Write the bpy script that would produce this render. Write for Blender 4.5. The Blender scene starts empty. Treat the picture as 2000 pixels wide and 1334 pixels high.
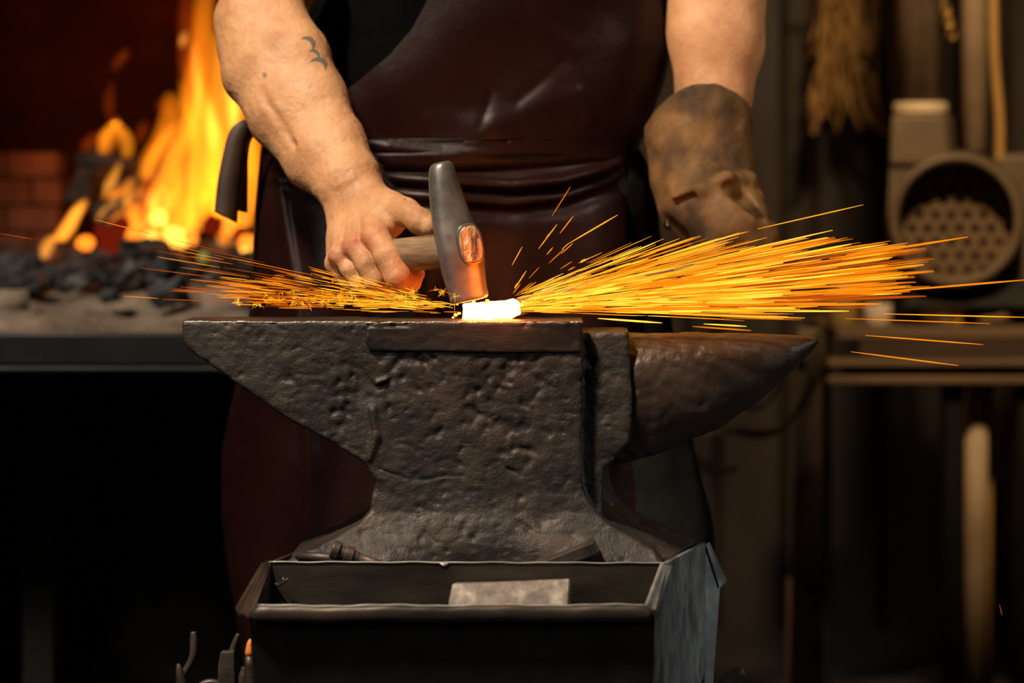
import bpy, math, random
import numpy as np
from mathutils import Vector
C = bpy.context.scene.collection
sc = bpy.context.scene
random.seed(7); RNG = np.random.RandomState(5)

# ------------------------------------------------------------------ camera, world, lights, exposure
F = 4722.0; YH = 400.0; CZ = 0.9207; D0 = 2.5
cd = bpy.data.cameras.new('camera'); cam = bpy.data.objects.new('camera', cd); C.objects.link(cam)
cam.location = (0, -D0, CZ); cam.rotation_euler = (math.pi/2, 0, 0)
cd.lens = 85; cd.sensor_width = 36; cd.shift_y = -(667-YH)/2000.0; cd.clip_start = 0.05
cd.dof.use_dof = True; cd.dof.focus_distance = 2.555; cd.dof.aperture_fstop = 3.1
sc.camera = cam
w = bpy.data.worlds.new('world'); sc.world = w; w.use_nodes = True
w.node_tree.nodes['Background'].inputs[0].default_value = (0.9, 0.75, 0.6, 1)
w.node_tree.nodes['Background'].inputs[1].default_value = 0.0008
sc.view_settings.view_transform = 'Standard'; sc.view_settings.look = 'None'
sc.view_settings.exposure = 0.0; sc.view_settings.gamma = 1.0
sc.view_settings.use_curve_mapping = False
sc.cycles.use_denoising = True
sc.cycles.max_bounces = 6; sc.cycles.sample_clamp_indirect = 3.0

def light(name, typ, loc, target, energy, color, size=0.5, spot=None):
    l = bpy.data.lights.new(name, typ); o = bpy.data.objects.new(name, l); C.objects.link(o)
    o.location = loc; l.energy = energy; l.color = color
    if typ == 'AREA': l.size = size
    if typ == 'AREA': l.spread = math.radians(50)
    elif typ in ('POINT', 'SPOT'): l.shadow_soft_size = size
    if spot: l.spot_size = math.radians(spot); l.spot_blend = 0.5
    o.rotation_euler = (Vector(target)-Vector(loc)).to_track_quat('-Z', 'Y').to_euler()
    return o
light('key_light', 'SPOT', (-1.10, -1.15, 3.05), (0.0, 0.14, 0.90), 560, (1.0, 0.83, 0.63), 0.12, 33)
light('added_front_fill', 'AREA', (-1.6, -1.7, 1.9), (0.0, 0.1, 0.75), 1.3, (1.0, 0.90, 0.78), 0.7)  # added soft lamp without a visible source, gives the metal its highlights
light('cool_side_light', 'SPOT', (1.7, -0.50, 0.95), (0.19, 0.10, 0.46), 48, (0.92, 0.97, 1.0), 0.22, 20)
light('right_arm_light', 'SPOT', (1.3, -1.1, 2.2), (0.27, 0.45, 1.06), 100, (1.0, 0.80, 0.64), 0.14, 14)
light('workbench_light', 'SPOT', (0.62, 0.35, 2.2), (0.98, 2.1, 1.03), 155, (1.0, 0.68, 0.36), 0.10, 50)
light('hearth_light', 'SPOT', (-1.5, -0.1, 2.2), (-0.85, 1.25, 0.74), 195, (1.0, 0.84, 0.68), 0.25, 36)
light('fire_glow', 'POINT', (-0.80, 2.0, 1.0), (0, 0, 0), 2.2, (1.0, 0.20, 0.04), 0.16)
light('fire_glow_high', 'POINT', (-0.62, 2.3, 1.35), (0, 0, 0), 0.6, (1.0, 0.08, 0.02), 0.12)
light('spark_glow', 'POINT', (-0.012, -0.014, 0.832), (0, 0, 0), 0.60, (1.0, 0.17, 0.012), 0.03)

def P(px, py, d):
    return np.array(((px-1000)/F*d, d-D0, CZ-(py-YH)/F*d))

# ------------------------------------------------------------------ materials
def mat(name): 
    m = bpy.data.materials.new(name); m.use_nodes = True
    nt = m.node_tree; nt.nodes.clear()
    out = nt.nodes.new('ShaderNodeOutputMaterial')
    return m, nt, out
def nn(nt, t, **kw):
    n = nt.nodes.new(t)
    for k, v in kw.items():
        if k in n.inputs: n.inputs[k].default_value = v
        else: setattr(n, k, v)
    return n
def ramp(nt, fac, stops):
    r = nt.nodes.new('ShaderNodeValToRGB')
    e = r.color_ramp.elements
    while len(e) < len(stops): e.new(0.5)
    for i, (p, c) in enumerate(stops):
        e[i].position = p; e[i].color = (c[0], c[1], c[2], 1)
    nt.links.new(fac, r.inputs[0]); return r
def surf(name, stops, scale=8, rough=(0.4, 0.6), metal=0.0, bumps=((60, 0.3, 0.002),), stretch=(1, 1, 1), spec=0.5, detail=5, sheen=0, sss=0, coord='Object', wear_glint=None):
    m, nt, out = mat(name); L = nt.links.new
    b = nn(nt, 'ShaderNodeBsdfPrincipled'); L(b.outputs[0], out.inputs[0])
    b.inputs['Metallic'].default_value = metal; b.inputs['Specular IOR Level'].default_value = spec
    tc = nn(nt, 'ShaderNodeTexCoord'); mp = nn(nt, 'ShaderNodeMapping'); mp.inputs['Scale'].default_value = stretch
    L(tc.outputs[coord], mp.inputs[0])
    n = nn(nt, 'ShaderNodeTexNoise', Scale=scale, Detail=detail, Roughness=0.6); L(mp.outputs[0], n.inputs['Vector'])
    r = ramp(nt, n.outputs[0], stops); L(r.outputs[0], b.inputs['Base Color'])
    n2 = nn(nt, 'ShaderNodeTexNoise', Scale=scale*2.3, Detail=4.0); L(mp.outputs[0], n2.inputs['Vector'])
    mr = nn(nt, 'ShaderNodeMapRange'); L(n2.outputs[0], mr.inputs[0]); mr.inputs[1].default_value = 0.3; mr.inputs[2].default_value = 0.7
    mr.inputs[3].default_value = rough[0]; mr.inputs[4].default_value = rough[1]; L(mr.outputs[0], b.inputs['Roughness'])
    prev = None
    for s, st, dist in bumps:
        nb = nn(nt, 'ShaderNodeTexNoise', Scale=s, Detail=5.0, Roughness=0.6); L(mp.outputs[0], nb.inputs['Vector'])
        bp = nn(nt, 'ShaderNodeBump', Strength=st, Distance=dist); L(nb.outputs[0], bp.inputs['Height'])
        if prev: L(prev.outputs[0], bp.inputs['Normal'])
        prev = bp
    if prev: L(prev.outputs[0], b.inputs['Normal'])
    if sss:
        b.inputs['Subsurface Weight'].default_value = sss; b.inputs['Subsurface Radius'].default_value = (0.012, 0.004, 0.002); b.inputs['Subsurface Scale'].default_value = 0.6
    if sheen: b.inputs['Sheen Weight'].default_value = sheen
    m['bsdf'] = b.name
    if wear_glint:  # convex edges paler: bare wear plus edge highlight put into the colour
        g = nn(nt, 'ShaderNodeNewGeometry'); mr2 = nn(nt, 'ShaderNodeMapRange'); L(g.outputs['Pointiness'], mr2.inputs[0])
        mr2.inputs[1].default_value = wear_glint[0]; mr2.inputs[2].default_value = wear_glint[1]
        nz = nn(nt, 'ShaderNodeTexNoise', Scale=70.0); L(tc.outputs[coord], nz.inputs['Vector'])
        mm = nn(nt, 'ShaderNodeMath', operation='MULTIPLY', use_clamp=True); L(mr2.outputs[0], mm.inputs[0])
        mr3 = nn(nt, 'ShaderNodeMapRange'); L(nz.outputs[0], mr3.inputs[0]); mr3.inputs[1].default_value = .3; mr3.inputs[2].default_value = .55; L(mr3.outputs[0], mm.inputs[1])
        mx = nn(nt, 'ShaderNodeMix', data_type='RGBA'); L(mm.outputs[0], mx.inputs[0]); L(r.outputs[0], mx.inputs[6]); mx.inputs[7].default_value = (.42, .38, .34, 1); L(mx.outputs[2], b.inputs['Base Color'])
        mx3 = nn(nt, 'ShaderNodeMix', data_type='FLOAT'); L(mm.outputs[0], mx3.inputs[0]); L(mr.outputs[0], mx3.inputs[2]); mx3.inputs[3].default_value = .3; L(mx3.outputs[0], b.inputs['Roughness'])
    return m
def emis(name, col, strength, sample=True):
    m, nt, out = mat(name)
    e = nn(nt, 'ShaderNodeEmission'); e.inputs[0].default_value = (*col, 1); e.inputs[1].default_value = strength
    nt.links.new(e.outputs[0], out.inputs[0])
    if not sample: m.cycles.emission_sampling = 'NONE'
    return m
def flame_mat(name, col, strength):
    m, nt, out = mat(name)
    e = nn(nt, 'ShaderNodeEmission'); e.inputs[0].default_value = (*col, 1); e.inputs[1].default_value = strength
    nt.links.new(e.outputs[0], out.inputs['Volume']); return m

M = {}
M['anvil'] = surf('weathered_iron', [(0.30, (0.010, 0.0082, 0.0068)), (0.5, (0.024, 0.0195, 0.016)), (0.70, (0.050, 0.033, 0.021))], 16, (0.42, 0.66), 0.35,
                  ((45, 0.4, 0.003), (150, 0.6, 0.0018), (450, 0.55, 0.0009)), spec=0.6, wear_glint=(.57, .70))
M['horn'] = surf('polished_iron_horn', [(0.25, (0.030, 0.020, 0.015)), (0.5, (0.062, 0.042, 0.031)), (0.75, (0.11, 0.066, 0.042))], 14, (0.30, 0.46), 0.45,
                  ((45, 0.3, 0.003), (130, 0.4, 0.0018), (420, 0.35, 0.0007)), spec=0.5, wear_glint=(.54, .63))
M['face'] = surf('worked_steel_face', [(0.3, (0.020, 0.016, 0.0135)), (0.6, (0.040, 0.031, 0.025)), (0.8, (0.06, 0.042, 0.031))], 22, (0.36, 0.55), 0.5,
                 ((50, 0.25, 0.002), (200, 0.35, 0.0008)), stretch=(0.35, 1, 1.6), wear_glint=(.52, .58))
M['hammer'] = surf('hammer_steel', [(0.3, (0.10, 0.092, 0.085)), (0.6, (0.19, 0.175, 0.16)), (0.8, (0.28, 0.25, 0.22))], 30, (0.30, 0.46), 0.6, ((40, 0.12, 0.0015), (300, 0.15, 0.0004)))
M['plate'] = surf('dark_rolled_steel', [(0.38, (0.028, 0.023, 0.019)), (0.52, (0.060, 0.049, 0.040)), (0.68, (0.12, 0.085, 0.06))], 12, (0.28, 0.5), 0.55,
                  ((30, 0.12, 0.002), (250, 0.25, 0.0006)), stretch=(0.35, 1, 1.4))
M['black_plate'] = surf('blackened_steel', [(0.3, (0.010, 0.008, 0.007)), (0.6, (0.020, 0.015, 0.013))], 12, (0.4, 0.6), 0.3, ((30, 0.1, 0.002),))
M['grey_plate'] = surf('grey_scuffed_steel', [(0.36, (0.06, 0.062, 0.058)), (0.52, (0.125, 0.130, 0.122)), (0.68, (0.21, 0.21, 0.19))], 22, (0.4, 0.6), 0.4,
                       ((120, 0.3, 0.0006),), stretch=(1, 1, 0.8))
M['glint_steel'] = surf('bright_steel_and_glints', [(0.3, (0.16, 0.16, 0.155)), (0.6, (0.32, 0.31, 0.29))], 30, (0.3, 0.45), 0.45, ((90, 0.2, 0.0008),))  # bright tong steel; on stand and anvil edges it paints highlights
M['block'] = surf('scaled_steel_block', [(0.40, (0.075, 0.058, 0.048)), (0.55, (0.14, 0.115, 0.095)), (0.68, (0.30, 0.27, 0.22))], 36, (0.4, 0.65), 0.35, ((120, 0.3, 0.0008),))
M['wood'] = surf('worn_wood', [(0.3, (0.055, 0.030, 0.014)), (0.5, (0.15, 0.088, 0.042)), (0.7, (0.26, 0.16, 0.08))], 18, (0.45, 0.65), 0, ((60, 0.5, 0.001),), stretch=(0.7, 1.5, 7))
M['endgrain'] = surf('split_end_grain', [(0.35, (0.05, 0.022, 0.010)), (0.5, (0.34, 0.23, 0.11)), (0.7, (0.70, 0.54, 0.30))], 60, (0.3, 0.6), 0, ((150, 0.9, 0.002),), stretch=(2.5, 2.5, 0.5))
M['leather'] = surf('oxblood_leather', [(0.3, (0.0070, 0.0018, 0.0015)), (0.6, (0.013, 0.0036, 0.0029)), (0.85, (0.022, 0.007, 0.0055))], 5, (0.32, 0.46), 0,
                    ((7, 0.2, 0.015), (22, 0.2, 0.005), (260, 0.25, 0.0006)), spec=0.17)
M['strap'] = surf('brown_strap_leather', [(0.3, (0.020, 0.010, 0.005)), (0.7, (0.045, 0.022, 0.011))], 20, (0.5, 0.65), 0, ((120, 0.4, 0.001),))
M['glove'] = surf('worn_suede', [(0.36, (0.026, 0.013, 0.005)), (0.48, (0.080, 0.040, 0.013)), (0.60, (0.15, 0.076, 0.024)), (0.72, (0.25, 0.115, 0.035))], 12, (0.62, 0.85), 0,
                  ((18, 0.4, 0.006), (90, 0.4, 0.0015), (420, 0.4, 0.0005)), spec=0.25)
M['thread'] = surf('pale_thread', [(0.4, (0.30, 0.24, 0.16)), (0.7, (0.45, 0.37, 0.26))], 60)
M['shirt'] = surf('black_cotton', [(0.4, (0.0012, 0.0012, 0.0012)), (0.7, (0.002, 0.0018, 0.0018))], 20, (0.8, 0.9), 0, ((30, 0.3, 0.004),), spec=0.04)
M['trouser'] = surf('charcoal_denim', [(0.4, (0.006, 0.006, 0.005)), (0.7, (0.011, 0.010, 0.009))], 14, (0.8, 0.9), 0, ((12, 0.5, 0.01), (300, 0.3, 0.001)), spec=0.2)
M['boot'] = surf('boot_leather', [(0.4, (0.01, 0.007, 0.005)), (0.7, (0.02, 0.014, 0.01))], 20)
M['hair'] = surf('dark_hair', [(0.4, (0.012, 0.008, 0.005)), (0.7, (0.03, 0.02, 0.012))], 80)
M['wall'] = surf('brown_corrugated_sheet', [(0.35, (0.008, 0.005, 0.003)), (0.5, (0.022, 0.0135, 0.008)), (0.7, (0.038, 0.024, 0.014))], 3, (0.6, 0.8), 0.0, ((20, 0.2, 0.004),), stretch=(2, 2, 0.6))
M['firelit_wall'] = surf('firelit_red_steel', [(0.42, (0.012, 0.003, 0.002)), (0.55, (0.05, 0.010, 0.006)), (0.70, (0.13, 0.024, 0.012))], 2.6, (0.7, 0.9), 0, ((14, 0.5, 0.01),))  # red of the firelight put into the steel back plate's colour
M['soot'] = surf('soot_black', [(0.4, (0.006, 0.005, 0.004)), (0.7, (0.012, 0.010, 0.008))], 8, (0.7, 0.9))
M['floor'] = surf('dark_concrete', [(0.35, (0.014, 0.012, 0.010)), (0.7, (0.035, 0.03, 0.025))], 3, (0.7, 0.9), 0, ((30, 0.3, 0.003),))
M['ash'] = surf('ash_and_sand', [(0.3, (0.10, 0.078, 0.058)), (0.5, (0.20, 0.155, 0.115)), (0.62, (0.28, 0.215, 0.16)), (0.8, (0.35, 0.22, 0.12))], 9, (0.85, 0.95), 0, ((30, 0.8, 0.02), (140, 0.6, 0.004)), spec=0.2)
M['coal'] = surf('charcoal', [(0.4, (0.012, 0.012, 0.013)), (0.6, (0.030, 0.029, 0.028)), (0.8, (0.10, 0.095, 0.09))], 30, (0.45, 0.8), 0, ((60, 0.8, 0.01),))
M['greycoal'] = surf('ashen_charcoal', [(0.35, (0.05, 0.048, 0.046)), (0.65, (0.15, 0.14, 0.13))], 30, (0.7, 0.9), 0, ((60, 0.8, 0.01),))
M['log'] = surf('scorched_wood', [(0.4, (0.02, 0.013, 0.009)), (0.7, (0.11, 0.07, 0.045))], 14, (0.7, 0.9), 0, ((50, 0.8, 0.006),))
M['paleLog'] = surf('pale_wood', [(0.4, (0.20, 0.155, 0.11)), (0.7, (0.32, 0.25, 0.18))], 14, (0.7, 0.9), 0, ((50, 0.5, 0.004),))
M['firebrick'] = surf('firebrick', [(0.35, (0.07, 0.04, 0.025)), (0.65, (0.16, 0.09, 0.055))], 7, (0.85, 0.95), 0, ((30, 0.6, 0.006),))
M['benchsteel'] = surf('painted_black_steel', [(0.35, (0.004, 0.004, 0.004)), (0.6, (0.009, 0.009, 0.0085)), (0.75, (0.028, 0.012, 0.007))], 4, (0.45, 0.6), 0.2, ((40, 0.2, 0.002),))
M['paint'] = surf('olive_grey_paint', [(0.35, (0.10, 0.068, 0.038)), (0.65, (0.17, 0.118, 0.066))], 7, (0.5, 0.65), 0.1, ((40, 0.1, 0.002),))
M['grille'] = surf('brown_perforated_steel', [(0.35, (0.17, 0.105, 0.055)), (0.65, (0.26, 0.165, 0.088))], 12, (0.5, 0.65), 0.2)
M['rustpipe'] = surf('rusty_pipe', [(0.35, (0.050, 0.030, 0.016)), (0.5, (0.095, 0.06, 0.034)), (0.7, (0.17, 0.115, 0.07))], 8, (0.5, 0.7), 0.1, ((30, 0.2, 0.002),), stretch=(2, 2, 0.6))
M['cream'] = surf('cream_paint', [(0.35, (0.55, 0.42, 0.27)), (0.65, (0.66, 0.52, 0.34))], 5, (0.4, 0.6), 0)
M['tan'] = surf('tan_painted_pipe', [(0.32, (0.24, 0.165, 0.095)), (0.5, (0.38, 0.275, 0.17)), (0.7, (0.46, 0.34, 0.21))], 7, (0.55, 0.7), 0, stretch=(1, 1, 0.6))
M['rope'] = surf('golden_hemp', [(0.35, (0.20, 0.105, 0.028)), (0.65, (0.36, 0.20, 0.06))], 25, (0.8, 0.9), 0, ((150, 0.5, 0.002),))
M['hose'] = surf('ochre_hose', [(0.35, (0.38, 0.21, 0.05)), (0.65, (0.46, 0.26, 0.07))], 8, (0.4, 0.6), 0)
M['brass'] = surf('brass', [(0.35, (0.45, 0.28, 0.08)), (0.65, (0.62, 0.40, 0.13))], 20, (0.25, 0.4), 0.9)
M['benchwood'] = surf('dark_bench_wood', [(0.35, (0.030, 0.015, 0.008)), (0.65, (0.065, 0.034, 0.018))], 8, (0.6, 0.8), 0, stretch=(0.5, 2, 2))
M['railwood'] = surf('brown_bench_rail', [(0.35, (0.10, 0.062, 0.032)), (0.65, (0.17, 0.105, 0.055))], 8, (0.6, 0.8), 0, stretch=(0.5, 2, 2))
M['white'] = surf('grubby_white', [(0.35, (0.50, 0.40, 0.30)), (0.65, (0.68, 0.57, 0.44))], 9, (0.6, 0.8), 0)
M['jar'] = surf('mustard_tin', [(0.35, (0.24, 0.15, 0.045)), (0.65, (0.34, 0.22, 0.07))], 9, (0.4, 0.6), 0.1)
M['canvas'] = surf('tan_canvas', [(0.35, (0.15, 0.105, 0.055)), (0.65, (0.24, 0.17, 0.09))], 9, (0.8, 0.9), 0, ((40, 0.3, 0.003),))
M['redbrown'] = surf('red_brown_metal', [(0.35, (0.16, 0.07, 0.035)), (0.65, (0.24, 0.11, 0.055))], 9, (0.5, 0.7), 0.1)
M['tool'] = surf('forged_tool_steel', [(0.35, (0.03, 0.024, 0.020)), (0.65, (0.08, 0.062, 0.048))], 30, (0.4, 0.6), 0.5, ((60, 0.4, 0.002), (200, 0.3, 0.0006)))
M['orange'] = surf('orange_paint', [(0.35, (0.5, 0.12, 0.02)), (0.65, (0.65, 0.2, 0.03))], 40)
M['hot'] = emis('white_hot_steel', (1.0, 0.22, 0.035), 38)
M['hot2'] = emis('yellow_hot_scale', (1.0, 0.36, 0.05), 5, False)
M['sp'] = [emis('spark_yellow', (1.0, 0.45, 0.035), 2.1, False), emis('spark_gold', (1.0, 0.34, 0.012), 1.55, False),
           emis('spark_orange', (1.0, 0.24, 0.005), 1.15, False), emis('spark_amber', (1.0, 0.15, 0.006), 0.5, False), emis('spark_red', (1.0, 0.12, 0.02), 0.3, False)]
M['ember'] = emis('glowing_ember', (1.0, 0.22, 0.015), 2.2, False)
M['ember2'] = emis('bright_ember', (1.0, 0.42, 0.05), 3.2, False)
M['ember3'] = emis('dull_red_ember', (1.0, 0.06, 0.015), 0.16, False)
M['fl1'] = flame_mat('flame_core', (1.0, 0.27, 0.012), 40)
M['fl2'] = flame_mat('flame_body', (1.0, 0.23, 0.006), 19)
M['fl3'] = flame_mat('flame_wisp', (1.0, 0.11, 0.006), 6.5)
M['fl0'] = flame_mat('flame_root', (1.0, 0.36, 0.04), 55)

# skin with tattoo and mole pigment
def skin_mat():
    m = surf('skin', [(0.30, (0.33, 0.150, 0.066)), (0.5, (0.44, 0.220, 0.102)), (0.72, (0.53, 0.285, 0.142))], 22, (0.42, 0.62), 0,
             ((45, 0.4, 0.003), (190, 0.6, 0.0012), (600, 0.6, 0.0006)), spec=0.35, sss=0.04)
    nt = m.node_tree; L = nt.links.new; b = nt.nodes[m['bsdf']]
    src = b.inputs['Base Color'].links[0].from_socket
    geo = nn(nt, 'ShaderNodeTexCoord'); sx = nn(nt, 'ShaderNodeSeparateXYZ'); L(geo.outputs['Object'], sx.inputs[0])
    cx = nn(nt, 'ShaderNodeCombineXYZ'); L(sx.outputs[0], cx.inputs[0]); L(sx.outputs[2], cx.inputs[2])
    def circ(px, py, d, r, soft=0.0006):
        q = P(px, py, d)
        dn = nn(nt, 'ShaderNodeVectorMath', operation='DISTANCE'); L(cx.outputs[0], dn.inputs[0]); dn.inputs[1].default_value = (q[0], 0, q[2])
        mr = nn(nt, 'ShaderNodeMapRange'); L(dn.outputs['Value'], mr.inputs[0])
        mr.inputs[1].default_value = r-soft; mr.inputs[2].default_value = r+soft; mr.inputs[3].default_value = 1; mr.inputs[4].default_value = 0
        return mr.outputs[0]
    def mth(op, a, c):
        n = nn(nt, 'ShaderNodeMath', operation=op, use_clamp=True); L(a, n.inputs[0])
        if isinstance(c, float): n.inputs[1].default_value = c
        else: L(c, n.inputs[1])
        return n.outputs[0]
    # only on the forearm surface facing out (y range)
    tot = None
    for (ax, ay, ar, bx, by, br) in ((627, 132, .0100, 622, 142, .0106), (617, 112, .0070, 612, 118, .0078), (604, 90, .0095, 596, 98, .0106)):
        c = mth('SUBTRACT', circ(ax, ay, 2.76, ar), circ(bx, by, 2.76, br))
        tot = c if tot is None else mth('ADD', tot, c)
    mole = mth('MULTIPLY', circ(523, 150, 2.76, .0030, .0016), 0.7)
    tot = mth('MULTIPLY', tot, 0.85); tot = mth('ADD', tot, mole)
    mx = nn(nt, 'ShaderNodeMix', data_type='RGBA'); L(tot, mx.inputs[0]); L(src, mx.inputs[6]); mx.inputs[7].default_value = (0.055, 0.075, 0.075, 1)
    # reddish knuckles
    red = None
    for (px, py, d, r) in ((722, 462, 2.575, .016), (686, 480, 2.585, .013), (655, 500, 2.6, .012), (640, 300, 2.7, .02), (775, 540, 2.56, .016)):
        q = P(px, py, d)
        dn = nn(nt, 'ShaderNodeVectorMath', operation='DISTANCE'); L(geo.outputs['Object'], dn.inputs[0]); dn.inputs[1].default_value = tuple(q)
        mr = nn(nt, 'ShaderNodeMapRange', interpolation_type='SMOOTHSTEP'); L(dn.outputs['Value'], mr.inputs[0])
        mr.inputs[1].default_value = r*0.3; mr.inputs[2].default_value = r*1.6; mr.inputs[3].default_value = 0.55; mr.inputs[4].default_value = 0
        red = mr.outputs[0] if red is None else mth('ADD', red, mr.outputs[0])
    m2 = nn(nt, 'ShaderNodeMix', data_type='RGBA'); L(red, m2.inputs[0]); L(mx.outputs[2], m2.inputs[6]); m2.inputs[7].default_value = (0.44, 0.13, 0.065, 1)
    L(m2.outputs[2], b.inputs['Base Color'])
    return m
M['skin'] = skin_mat()

# ------------------------------------------------------------------ object helpers
def link(name, me, m, parent=None, smooth=True):
    o = bpy.data.objects.new(name, me); C.objects.link(o)
    if m is not None: me.materials.append(m)
    if smooth: me.polygons.foreach_set('use_smooth', [True]*len(me.polygons))
    if parent is not None:
        o.parent = parent; o.matrix_parent_inverse = parent.matrix_basis.inverted()
    return o
def rebase(o):
    """put a top-level mesh's origin at its base centre"""
    me = o.data; n = len(me.vertices); co = np.empty(n*3, 'f'); me.vertices.foreach_get('co', co); co = co.reshape(-1, 3)
    c = (co.min(0)+co.max(0))/2; c[2] = co[:, 2].min()
    co -= c; me.vertices.foreach_set('co', co.ravel()); me.update(); o.location = Vector([float(v) for v in c]) + o.location
    return o
def tag(o, label=None, cat=None, group=None, kind=None):
    if label: o['label'] = label
    if cat: o['category'] = cat
    if group: o['group'] = group
    if kind: o['kind'] = kind
    return o
def thing(name, label, cat, loc=(0, 0, 0), group=None):
    o = bpy.data.objects.new(name, None); C.objects.link(o); o.location = [float(v) for v in loc]; o.empty_display_size = 0.05
    return tag(o, label, cat, group)
class MB:
    def __init__(s): s.v = []; s.f = []
    def add(s, vs, fs):
        k = len(s.v); s.v += [tuple(float(c) for c in v) for v in vs]; s.f += [tuple(k+i for i in f) for f in fs]
    def hexa(s, q):   # 8 points: bottom 4 ccw, top 4 ccw
        s.add(q, [(3, 2, 1, 0), (4, 5, 6, 7), (0, 1, 5, 4), (1, 2, 6, 5), (2, 3, 7, 6), (3, 0, 4, 7)])
    def box(s, lo, hi):
        x0, y0, z0 = lo; x1, y1, z1 = hi
        s.hexa([(x0, y0, z0), (x1, y0, z0), (x1, y1, z0), (x0, y1, z0), (x0, y0, z1), (x1, y0, z1), (x1, y1, z1), (x0, y1, z1)])
    def tube(s, pts, rad, n=10, sx=1.0, up=None, cap=True):
        pts = [np.array(p, float) for p in pts]; rings = []
        if not hasattr(rad, '__len__'): rad = [rad]*len(pts)
        prev = None
        for i, p in enumerate(pts):
            t = pts[min(i+1, len(pts)-1)]-pts[max(i-1, 0)]; t /= np.linalg.norm(t)+1e-12
            u = np.array(up if up is not None else (0, 0, 1.0), float) if prev is None else prev
            a = np.cross(t, u)
            if np.linalg.norm(a) < 1e-3: a = np.cross(t, (1, 0.1, 0))
            a /= np.linalg.norm(a); b = np.cross(a, t); prev = b
            rings.append([p+rad[i]*(math.cos(2*math.pi*k/n)*a*sx+math.sin(2*math.pi*k/n)*b) for k in range(n)])
        s.loft(rings, cap)
    def loft(s, rings, cap=True, closed=True):
        n = len(rings[0]); vs = [v for r in rings for v in r]; fs = []
        for i in range(len(rings)-1):
            for k in range(n if closed else n-1):
                a = i*n+k; b = i*n+(k+1) % n; fs.append((a, b, b+n, a+n))
        if cap:
            fs.append(tuple(range(n-1, -1, -1))); fs.append(tuple((len(rings)-1)*n+k for k in range(n)))
        s.add(vs, fs)
    def build(s, name, m, parent=None, smooth=True, bevel=0, sub=0):
        me = bpy.data.meshes.new(name); me.from_pydata(s.v, [], s.f); me.update()
        o = link(name, me, m, parent, smooth)
        if parent is None: rebase(o)
        if bevel:
            b = o.modifiers.new('bevel', 'BEVEL'); b.width = bevel; b.segments = 2; b.limit_method = 'ANGLE'; b.angle_limit = math.radians(40)
            if smooth:
                wn = o.modifiers.new('wn', 'WEIGHTED_NORMAL'); wn.keep_sharp = True
        if sub:
            b = o.modifiers.new('sub', 'SUBSURF'); b.levels = sub; b.render_levels = sub
        return o
def chaikin(pts, it=2):
    pts = [np.array(p, float) for p in pts]
    for _ in range(it):
        q = [pts[0]]
        for a, b in zip(pts[:-1], pts[1:]): q += [a*.75+b*.25, a*.25+b*.75]
        q.append(pts[-1]); pts = q
    return pts

# ------------------------------------------------------------------ signed distance modelling
_R = np.array(((.36,.48,-.8),(-.8,.6,0),(.48,.64,.6)))
_T = RNG.rand(32, 32, 32).astype('f')
def vnoise(p, s):
    q = (p@_R)*s+100.0; i = np.floor(q).astype(np.int32); f = (q-i).astype('f'); f = f*f*(3-2*f)
    i0 = i & 31; i1 = (i+1) & 31; r = 0
    for a in (0, 1):
        X = i1[:, 0] if a else i0[:, 0]; wx = f[:, 0] if a else 1-f[:, 0]
        for b in (0, 1):
            Y = i1[:, 1] if b else i0[:, 1]; wy = f[:, 1] if b else 1-f[:, 1]
            for c in (0, 1):
                Z = i1[:, 2] if c else i0[:, 2]; wz = f[:, 2] if c else 1-f[:, 2]
                r = r+_T[X, Y, Z]*wx*wy*wz
    return r-0.5
def cone(p, a, b, ra, rb):
    a = np.array(a); b = np.array(b); ba = b-a; t = np.clip(((p-a)@ba)/(ba@ba), 0, 1)
    return np.linalg.norm(p-a-t[:, None]*ba, axis=1)-(ra+(rb-ra)*t)
def smin(a, b, k):
    h = np.clip(0.5+0.5*(b-a)/k, 0, 1); return b*(1-h)+a*h-k*h*(1-h)
def smax(a, b, k): return -smin(-a, -b, k)
def poly2(x, z, pts):
    pts = np.array(pts, float); n = len(pts); d = np.full(x.shape, 1e9); inside = np.zeros(x.shape, bool)
    for i in range(n):
        a = pts[i]; b = pts[(i+1) % n]; e = b-a
        wx = x-a[0]; wz = z-a[1]; t = np.clip((wx*e[0]+wz*e[1])/(e@e), 0, 1)
        d = np.minimum(d, np.hypot(wx-t*e[0], wz-t*e[1]))
        c = ((a[1] > z) != (b[1] > z))
        if a[1] != b[1]:
            inside ^= c & (x < (b[0]-a[0])*(z-a[1])/(b[1]-a[1])+a[0])
    return np.where(inside, -d, d)
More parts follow.
